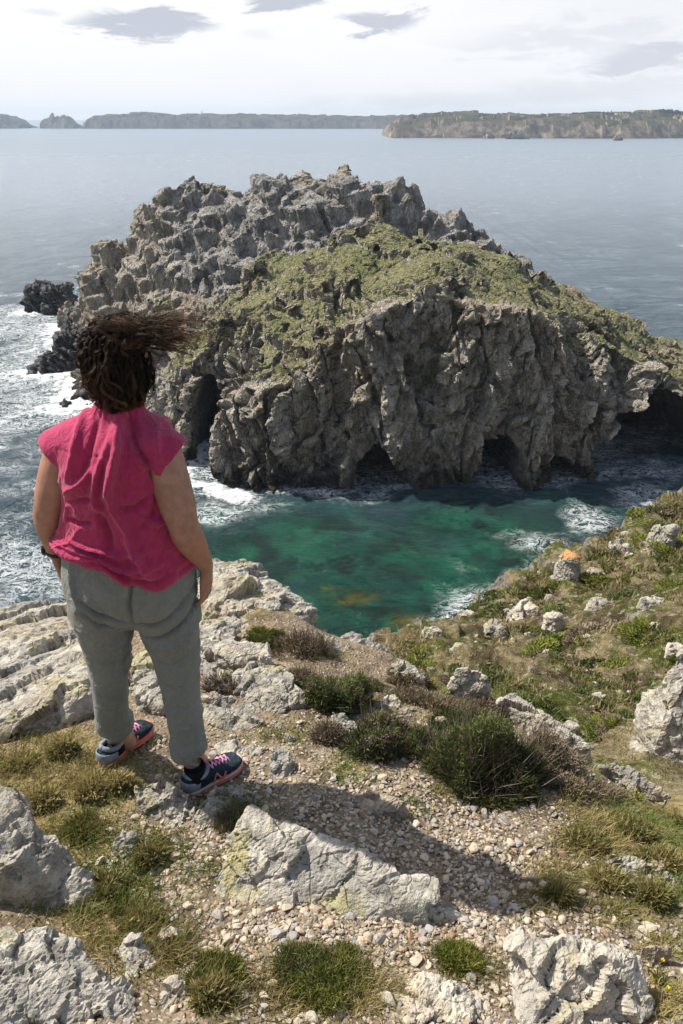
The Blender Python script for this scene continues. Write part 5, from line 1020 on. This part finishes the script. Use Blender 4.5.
    set_verts(me, V); smooth(me); return me
part('blouse', shirt(), M_SHIRT)
M_TROUS = cloth_mat('grey_green_cotton', (.178, .186, .162), (.215, .223, .195), 500, .5, .85, (.24, .245, .225), .1)
def trousers():
    ps = [zloft([(.665, -.665, 2.215, .125, .11, 2.3), (.71, -.668, 2.21, .190, .138, 2.4), (.76, -.669, 2.205, .207, .152, 2.4), (.82, -.669, 2.203, .208, .156, 2.4), (.88, -.668, 2.207, .200, .146, 2.4), (.95, -.665, 2.208, .185, .13, 2.3), (.98, -.665, 2.208, .178, .122, 2.3)], 40, 40)]
    ps.append(tube([(-.760, 2.2, .80, .100, .125), (-.772, 2.203, .70, .106, .128), (-.778, 2.207, .62, .090, .110), (-.782, 2.212, .52, .074, .092), (-.790, 2.218, .42, .062, .079), (-.805, 2.235, .30, .058, .071), (-.816, 2.258, .20, .058, .065), (-.820, 2.270, .155, .062, .066), (-.821, 2.272, .145, .0615, .0655)], 28, 60))
    ps.append(tube([(-.578, 2.2, .80, .100, .125), (-.566, 2.2, .70, .106, .128), (-.562, 2.2, .62, .095, .112), (-.552, 2.2, .52, .080, .093), (-.548, 2.195, .42, .069, .081), (-.542, 2.182, .30, .062, .073), (-.534, 2.166, .20, .059, .066), (-.530, 2.158, .145, .061, .065), (-.529, 2.157, .133, .0605, .0645)], 28, 60))
    for c, r, t in (((-.821, 2.272, .163), (.0655, .0695), (-.006, .012)), ((-.530, 2.157, .151), (.0640, .0685), (.005, -.006))):
        ps.append(tube([(c[0], c[1], c[2] - .021, *r), (c[0] - t[0] * .3, c[1], c[2] - .018, r[0] + .002, r[1] + .002), (c[0] - t[0], c[1] - t[1] * .4, c[2] + .022, r[0] + .001, r[1] + .001), (c[0] - t[0], c[1] - t[1] * .4, c[2] + .024, r[0] - .002, r[1] - .002)], 28, 10))
    for bx in (-.755, -.580): ps.append(ball((bx, 2.122, .775), (.088, .075, .088)))
    me = remesh(join(ps), .0055); V = verts(me); E = edges_np(me); up = (V[:, 2] > .2)[:, None]; V = np.where(up, relax(V, E, 7, .5), relax(V, E, 1, .5)); set_verts(me, V); N = normals(me); d = np.zeros(len(V))
    F_ = [([(80, 600), (98, 612), (118, 622), (133, 625)], -.011, .008), ([(83, 612), (100, 628), (122, 634), (134, 632)], -.009, .007), ([(133, 626), (150, 627), (172, 618), (192, 602)], -.011, .008), ([(142, 645), (162, 641), (182, 630), (195, 618)], -.012, .008), ([(150, 654), (172, 650), (194, 638)], .007, .009), ([(134, 575), (131, 600), (133, 624)], -.008, .006), ([(92, 650), (110, 655), (128, 646)], .005, .012), ([(98, 672), (115, 676), (130, 668)], -.005, .009), ([(96, 690), (112, 694), (128, 690)], .005, .010), ([(94, 712), (110, 716), (126, 708)], -.004, .009), ([(152, 668), (170, 674), (195, 664)], -.005, .009), ([(158, 690), (176, 694), (198, 686)], .005, .010), ([(165, 716), (184, 720), (202, 712)], -.005, .008), ([(190, 560), (192, 600), (196, 640), (199, 690), (205, 745)], .005, .006), ([(68, 570), (72, 590), (78, 602)], .006, .010), ([(120, 635), (116, 660), (114, 690), (110, 725)], .005, .012), ([(150, 660), (160, 690), (170, 725)], .005, .012), ([(168, 734), (188, 738), (206, 730)], .005, .007), ([(92, 726), (108, 730), (126, 722)], .005, .007)]
    for pts, a, w in F_: d += fold(V, pts, a * 2.6, w * .9, 2.07)
    d += .0035 * np.clip(1 - np.abs(fbm(np.c_[V[:, 0] * 4, V[:, 1] * 3, V[:, 2] * 5], 2.6, 3, 43)) * 3.4, 0, 1) ** 2
    d += .006 * fbm(np.c_[V[:, 0] * 4, V[:, 1] * 4, V[:, 2] * 3], 3.0, 4, 13) + .0016 * fbm(V, 26, 3, 7)
    d *= .45 + .55 * sstep(V[:, 2], .35, .68); V = V + N * d[:, None]; set_verts(me, V); smooth(me); return me
part('trousers', trousers(), M_TROUS)
# ------------------------------------------------------------------ shoes
M_UPPER = cloth_mat('teal_mesh', (.010, .019, .029), (.024, .044, .060), 900, .8, .7, (.02, .045, .065), 0)
M_CORAL = plain('coral_rubber', (.62, .17, .115), .6, .3, .12, 40); M_GREYC = plain('grey_lining', (.20, .24, .28), .8, .2); M_LACE = plain('pink_lace', (.62, .28, .42), .7, .2); M_SOCK = plain('black_sock', (.012, .012, .014), .9, .1); M_SOLE = plain('pale_midsole', (.60, .42, .38), .6, .3)
def shoe(label, heel, toe, z0, marks):
    h = np.array([heel[0], heel[1], z0]); d = np.array([toe[0] - heel[0], toe[1] - heel[1], 0]); L_ = np.linalg.norm(d); d /= L_; s = np.array([d[1], -d[0], 0]); up = np.array([0, 0, 1.])
    fr = lambda a, b, c: h + d * a + s * b + up * c
    W_ = [(0, .024), (.06, .034), (.2, .035), (.45, .034), (.66, .044), (.8, .045), (.92, .036), (1.0, .014)]
    wd = lambda u: np.interp(u, [w[0] for w in W_], [w[1] for w in W_])
    def sl(z0f, z1f, grow, k=30, n=24):
        R = []
        for u in np.linspace(0.0, 1, k):
            t = np.linspace(0, 2 * math.pi, n, endpoint=False); c, sn = np.cos(t), np.sin(t); w = (wd(u) + grow) * (1 if 0 < u < 1 else .6); a, b = z0f(u), z1f(u); mid, hh = (a + b) / 2, (b - a) / 2
            off = .006 * math.sin(u * 3) * (1 if marks > 0 else -1)
            R.append([fr(u * L_, off + w * np.sign(ci) * abs(ci) ** .7, mid + hh * np.sign(si) * abs(si) ** (.75 if si > 0 else .5)) for ci, si in zip(c, sn)])
        return rings_to_mesh(R)
    rise = lambda u: .010 * max(0, (u - .7) / .3) ** 2 + .006 * max(0, (.1 - u) / .1)
    root = None
    top = lambda u: np.interp(u, [0, .05, .2, .34, .42, .6, .8, .93, 1], [.070, .078, .074, .078, .080, .066, .052, .042, .024])
    me = remesh(join([sl(lambda u: .018 + rise(u), top, 0)]), .0042); V = relax(verts(me), edges_np(me), 3)
    # open the ankle: press the middle down
    rel = V - h; a = rel @ d / L_; b = rel @ s; inn = np.exp(-(((a - .22) / .15) ** 2 + (b / .022) ** 2) ** 2); V[:, 2] -= inn * .022 * (rel[:, 2] > .05); set_verts(me, V); smooth(me)
    up_ = part('shoe', me, M_UPPER); up_['label'] = label
    me = remesh(join([sl(lambda u: rise(u), lambda u: .012 + rise(u), .004)]), .004); set_verts(me, relax(verts(me), edges_np(me), 1)); smooth(me); part('sole', me, M_CORAL, up_)
    me = remesh(join([sl(lambda u: .010 + rise(u), lambda u: np.interp(u, [0, .25, .5, 1], [.036, .030, .024, .024]) + rise(u), .0025)]), .004); set_verts(me, relax(verts(me), edges_np(me), 2)); smooth(me); part('midsole', me, M_SOLE if marks > 0 else M_CORAL, up_)
    # padded collar
    R = [(*fr(.06 * L_ + .0 + L_ * .17 * (1 - math.cos(t)), .031 * math.sin(t), .078 + .006 * math.cos(2 * t)), .0085, .010) for t in np.linspace(0, 2 * math.pi, 15)]
    v, f = tube(R, 10, 50, (0, 0, 1)); me = join([(v, f)]); smooth(me); part('collar', me, M_GREYC, up_)
    # heel counter
    v, f = tube([(*fr(L_ * .18, -.037, .045), .004, .016), (*fr(L_ * .03, -.027, .05), .004, .020), (*fr(-.004, 0, .052), .004, .022), (*fr(L_ * .03, .027, .05), .004, .020), (*fr(L_ * .18, .037, .045), .004, .016)], 10, 30, (0, 0, 1)); me = join([(v, f)]); smooth(me); part('heel_counter', me, M_GREYC, up_)
    ps = []
    for i in range(5):
        u = .44 + i * .062; zt = top(u) + .002; w = .024
        ps.append(tube([(*fr(u * L_, -w, zt - .014), .003, .002), (*fr(u * L_ + .008, -w * .4, zt), .003, .0025), (*fr(u * L_ + .014, w * .4, zt), .003, .0025), (*fr(u * L_ + .018, w, zt - .014), .003, .002)], 8, 14, (0, 0, 1)))
        ps.append(tube([(*fr(u * L_, w, zt - .014), .003, .002), (*fr(u * L_ + .008, w * .4, zt + .002), .003, .0025), (*fr(u * L_ + .014, -w * .4, zt + .002), .003, .0025), (*fr(u * L_ + .018, -w, zt - .014), .003, .002)], 8, 14, (0, 0, 1)))
    for o in (-1, 1): ps.append(tube([(*fr(.42 * L_, 0, top(.42) + .004), .003, .003), (*fr(.40 * L_, o * .018, top(.42) + .014), .0025, .0025), (*fr(.42 * L_, o * .034, top(.42) + .004), .0025, .0025), (*fr(.45 * L_, o * .014, top(.45) + .004), .0025, .0025)], 8, 16, (0, 0, 1)))
    me = join(ps); me = remesh(me, .0018); smooth(me); part('laces', me, M_LACE, up_)
    # slanted letter on the outer sides
    for o in (-1, 1):
        P_ = lambda u, z, e=.0: fr(u * L_, o * (wd(u) + (.004 if z < .04 else -.001)) + .006 * math.sin(u * 3) * (1 if marks > 0 else -1), z)
        ps = []
        for (u0, za), (u1, zb) in (((.40, .028), (.46, .058)), ((.46, .058), (.53, .026)), ((.53, .026), (.60, .050))):
            ps.append(tube([(*(P_(u0, za)), .0035, .0035), (*(P_((u0 + u1) / 2, (za + zb) / 2)), .004, .004), (*(P_(u1, zb)), .0035, .0035)], 8, 10, (0, 0, 1)))
        me = remesh(join(ps), .002); smooth(me); part('side_letter', me, M_CORAL, up_)
    # sock
    return up_
zL = float(ground_z([[-.80, 2.3]])[0]); zR = float(ground_z([[-.45, 2.19]])[0])
sL = shoe('dark teal running shoe with coral heel', (-.862, 2.200), (-.735, 2.425), zL + .004, -1); sR = shoe('dark teal running shoe with coral side letter', (-.548, 2.088), (-.372, 2.262), zR + .004, 1)
for up_, A, sh_ in ((sL, np.array([-.826, 2.262]), .070), (sR, np.array([-.512, 2.125]), .088)):
    me = join([tube([(A[0], A[1], .04, .036, .044), (A[0], A[1], .058, .0365, .043), (A[0], A[1] + .002, sh_ - .003, .0375, .041), (A[0], A[1] + .002, sh_, .034, .037)], 20, 12)]); smooth(me); part('sock', me, M_SOCK, up_)
# ------------------------------------------------------------------ wristwatch
M_BAND = plain('black_band', (.012, .012, .013), .45, .4); M_GLASS = plain('dark_glass', (.02, .025, .03), .12, .6)
def watch():
    ax = (WL_ - EL_) / np.linalg.norm(WL_ - EL_); c = WL_ - ax * .022; s = np.cross(ax, [0, 1, 0]); s /= np.linalg.norm(s); t = np.cross(s, ax)
    R = [(*(c + s * math.cos(a) * .0305 + t * math.sin(a) * .027), .0035, .011) for a in np.linspace(0, 2 * math.pi, 21)]
    me = join([tube(R, 8, 60, tuple(ax))]); smooth(me); w = part('wristwatch', me, M_BAND)
    fc = c + s * (-.032 if s[0] > 0 else .032); n = s * (-1 if s[0] > 0 else 1); me = remesh(join([tube([(*(fc - n * .004), .017, .019), (*(fc - n * .002), .019, .021), (*(fc + n * .006), .019, .021), (*(fc + n * .008), .017, .019)], 24, 10, tuple(ax))]), .002); smooth(me); part('watch_case', me, M_BAND, w)
    me = join([tube([(*(fc + n * .007), .0145, .0165), (*(fc + n * .0092), .014, .016)], 24, 4, tuple(ax))]); smooth(me); part('watch_glass', me, M_GLASS, w)
watch()
# eyes on the face, child meshes
Hr = rotm(rad(-4), 0, rad(-6))
for sx in (-1, 1):
    c = HEADC + Hr @ np.array([sx * .031, .076, .012]); me = join([ball(c, (.0125, .0125, .0125))]); smooth(me); e = part('eye', me, M_EYE)
    c = c + Hr @ np.array([0, .0085, 0]); me = join([ball(c, (.0058, .0052, .0058))]); smooth(me); part('iris', me, M_IRIS, e)
# ------------------------------------------------------------------ hair
def hair_mat(g, b):
    t = g.attr('tip'); r = g.attr('tone'); c = g.mix(r, (.010, .006, .0045), (.042, .022, .013)); c = g.mix(g.m('MULTIPLY', g.step(t, .35, 1), g.step(r, .15, .8)), c, (.19, .105, .055))
    b.inputs['Anisotropic'].default_value = .5; return c
M_HAIR = material('dark_brown_hair', hair_mat, .6, .25)
def strand_mesh(S, rad0, rad1):
    """S: strands x points x 3 -> three sided tapering hairs"""
    n, k = S.shape[:2]; T = np.gradient(S, axis=1); T /= np.linalg.norm(T, axis=2)[..., None] + 1e-9; ref = np.array([.3, -.8, .52]); A = np.cross(T, ref); A /= np.linalg.norm(A, axis=2)[..., None] + 1e-9; Bn = np.cross(T, A)
    rr_ = (rad0[:, None] + (rad1 - rad0)[:, None] * np.linspace(0, 1, k)[None] ** 1.5)[..., None]; V = np.stack([S + (A * math.cos(a) + Bn * math.sin(a)) * rr_ for a in (0, 2.094, 4.189)], 2); V = V.reshape(-1, 3)
    base = (np.arange(n)[:, None] * k + np.arange(k - 1)[None]).ravel() * 3; F = np.concatenate([np.stack([base + a, base + b, base + 3 + b, base + 3 + a], 1) for a, b in ((0, 1), (1, 2), (2, 0))]); return V, F
def hair():
    r = np.random.default_rng(17); SS = []; TN = []; K = 22; t = np.linspace(0, 1, K)
    c0 = HEADC + np.array([0, -.012, .004])
    def clump(root, ctrl, n, spread, curl, turns, tone):
        g_ = cr(np.vstack([root, ctrl]), K); T = np.gradient(g_, axis=0); T /= np.linalg.norm(T, axis=1)[:, None]; A = np.cross(T, [.2, .3, .93]); A /= np.linalg.norm(A, axis=1)[:, None] + 1e-9; B_ = np.cross(T, A); ph = r.uniform(0, 6.28)
        env = (.25 + .75 * t)
        w = turns * 6.28 * t + ph; g2 = g_ + (A * np.cos(w)[:, None] + B_ * np.sin(w)[:, None]) * (curl * np.sin(math.pi * np.clip(t * 1.0 + .12, 0, 1)) ** .5)[:, None]
        for _ in range(n):
            o = r.normal(0, 1, 3) * spread; o2 = r.normal(0, 1, 3) * spread * 1.2; k2 = r.uniform(.85, 1.0)
            fr_ = np.stack([np.interp(t * k2, t, g2[:, j]) for j in range(3)], 1); wob = np.stack([np.sin(t * r.uniform(6, 16) + r.uniform(0, 6)) for _ in range(3)], 1) * spread * .45
            SS.append(fr_ + o * env[:, None] + o2 * (t ** 2)[:, None] + wob); TN.append(np.clip(tone + r.normal(0, .15), 0, 1))
    # scalp roots: back, top and sides, not the face
    def roots(m):
        out = []
        while len(out) < m:
            v = r.normal(size=3); v /= np.linalg.norm(v)
            if v[1] > .45 and v[2] < .55: continue
            if v[2] < -.55: continue
            if v[0] < -.72 and v[2] < .1 and v[1] > -.45: continue
            if v[0] > .8 and v[2] < -.1 and v[1] > -.15: continue
            out.append(v)
        return out
    for v in roots(520):
        p = c0 + v * np.array([.076, .090, .096]); ou = v.copy()
        top = v[2]
        if top > .35 and r.random() < .18 + .22 * (v[0] > .1):      # swept to the right by the wind
            L_ = .03 + .15 * r.random() ** 1.6; lift = r.uniform(-.008, .006); mz = c0[2] + r.uniform(.035, .075); q = [p + ou * .007 + np.array([.008, 0, .003]), np.array([p[0] + .42 * L_, p[1] - .012 + r.normal(0, .012), p[2] * .6 + mz * .4 + lift]) + ou * .006, np.array([p[0] + .75 * L_, p[1] + r.normal(-.01, .018), p[2] * .4 + mz * .6 + lift + r.normal(0, .008)]), np.array([p[0] + L_, p[1] + r.normal(0, .025), p[2] * .25 + mz * .75 + lift + r.normal(.014, .020)])]
            if v[0] < -.2: q[0] = p + ou * .012 + np.array([.0, 0, .008]); q[1] = c0 + np.array([.0, v[1] * .1 - .012, .098]) + r.normal(0, .007, 3); q[2] = c0 + np.array([.06, v[1] * .09, .088]) + r.normal(0, .012, 3); q[3] = c0 + np.array([.06 + L_ * .3, r.normal(0, .03), .060]) + r.normal(0, .015, 3)
            clump(p, q, 13, .0034, .010, r.uniform(.8, 2.6), r.uniform(.1, .75))
        else:                                                    # curls that hang down the back of the head
            dn = r.uniform(.08, .15); fl = (.005 + .008 * r.random() + (.012 if top > -.05 and v[0] < .2 else 0)) * (.55 if v[0] > .35 else 1) * (.3 if v[0] < -.35 and top < .35 else 1); sx = v[0] * .075
            q = [p + ou * fl + np.array([0, 0, -.006]), p + ou * fl * 1.25 + np.array([r.normal(.002, .010), -.006, -dn * .45]), p + ou * fl * .8 + np.array([r.normal(.008, .014) - sx * .34, .004, -dn * .85]), p + ou * fl * .35 + np.array([r.normal(.012, .016) - sx * .62, .012, -dn])]
            q = [np.array([a[0], a[1], max(a[2], HEADC[2] - .108 - .022 * r.random())]) for a in q]
            clump(p, q, 16, .0026, r.uniform(.005, .011), r.uniform(1.4, 3.6), r.uniform(0, .8))
    # long loose wisps flying out
    for _ in range(80):
        p = c0 + np.array([r.uniform(.0, .07), r.uniform(-.07, .05), r.uniform(.04, .095)]); L_ = r.uniform(.16, .26); up_ = r.uniform(-.03, .05)
        clump(p, [p + np.array([.35 * L_, -.01, up_ * .5 + .012]), p + np.array([.7 * L_, r.normal(0, .02), up_ + r.normal(0, .008)]), p + np.array([L_, r.normal(0, .03), up_ + r.normal(.004, .018)])], 3, .0030, .006, 1.4, r.uniform(.4, 1))
    # tuft that lifts off the crown
    for _ in range(46):
        p = c0 + np.array([r.uniform(-.06, .04), r.uniform(-.06, .03), .082]); clump(p, [p + np.array([r.normal(0, .01), -.01, .016]), p + np.array([.02 + r.normal(0, .02), -.012, .020 + r.normal(0, .007)]), p + np.array([.05 + r.normal(0, .02), -.02, .008 + r.normal(0, .010)])], 8, .003, .006, 1.4, r.uniform(.3, .9))
    S = np.array(SS); n = len(S); V, F = strand_mesh(S, r.uniform(.0006, .0010, n), np.full(n, .00022)); tip = np.tile(np.repeat(t, 3), n); tone = np.repeat(TN, K * 3); n1 = len(V)
    # the dense mass close to the scalp
    v, f = ico(4); cut = v.copy(); cut[:, 1] = np.where(cut[:, 1] > 0, cut[:, 1] * .35, cut[:, 1]); cap = cut * np.array([.076, .092, .097]) * (1 + .08 * fbm(v, 3.5, 3, 5))[:, None] + c0 + np.array([.002, -.004, .002]); lower = cap[:, 2] < HEADC[2] - .01; cap[:, 0] = np.where(lower, c0[0] + (cap[:, 0] - c0[0]) * .88, cap[:, 0]); cap[:, 2] = np.where(lower, HEADC[2] - .01 + (cap[:, 2] - HEADC[2] + .01) * 1.25, cap[:, 2])
    F2 = np.c_[f, f[:, 2]]
    me = bpy.data.meshes.new('hair'); me.from_pydata(np.vstack([V, cap]).tolist(), [], [tuple(q) for q in F.tolist()] + [tuple(q) for q in (f + n1).tolist()]); me.update()
    attr(me, 'tip', np.concatenate([tip, np.zeros(len(cap))])); attr(me, 'tone', np.concatenate([tone, np.full(len(cap), .0)])); smooth(me); return me
part('hair', hair(), M_HAIR)
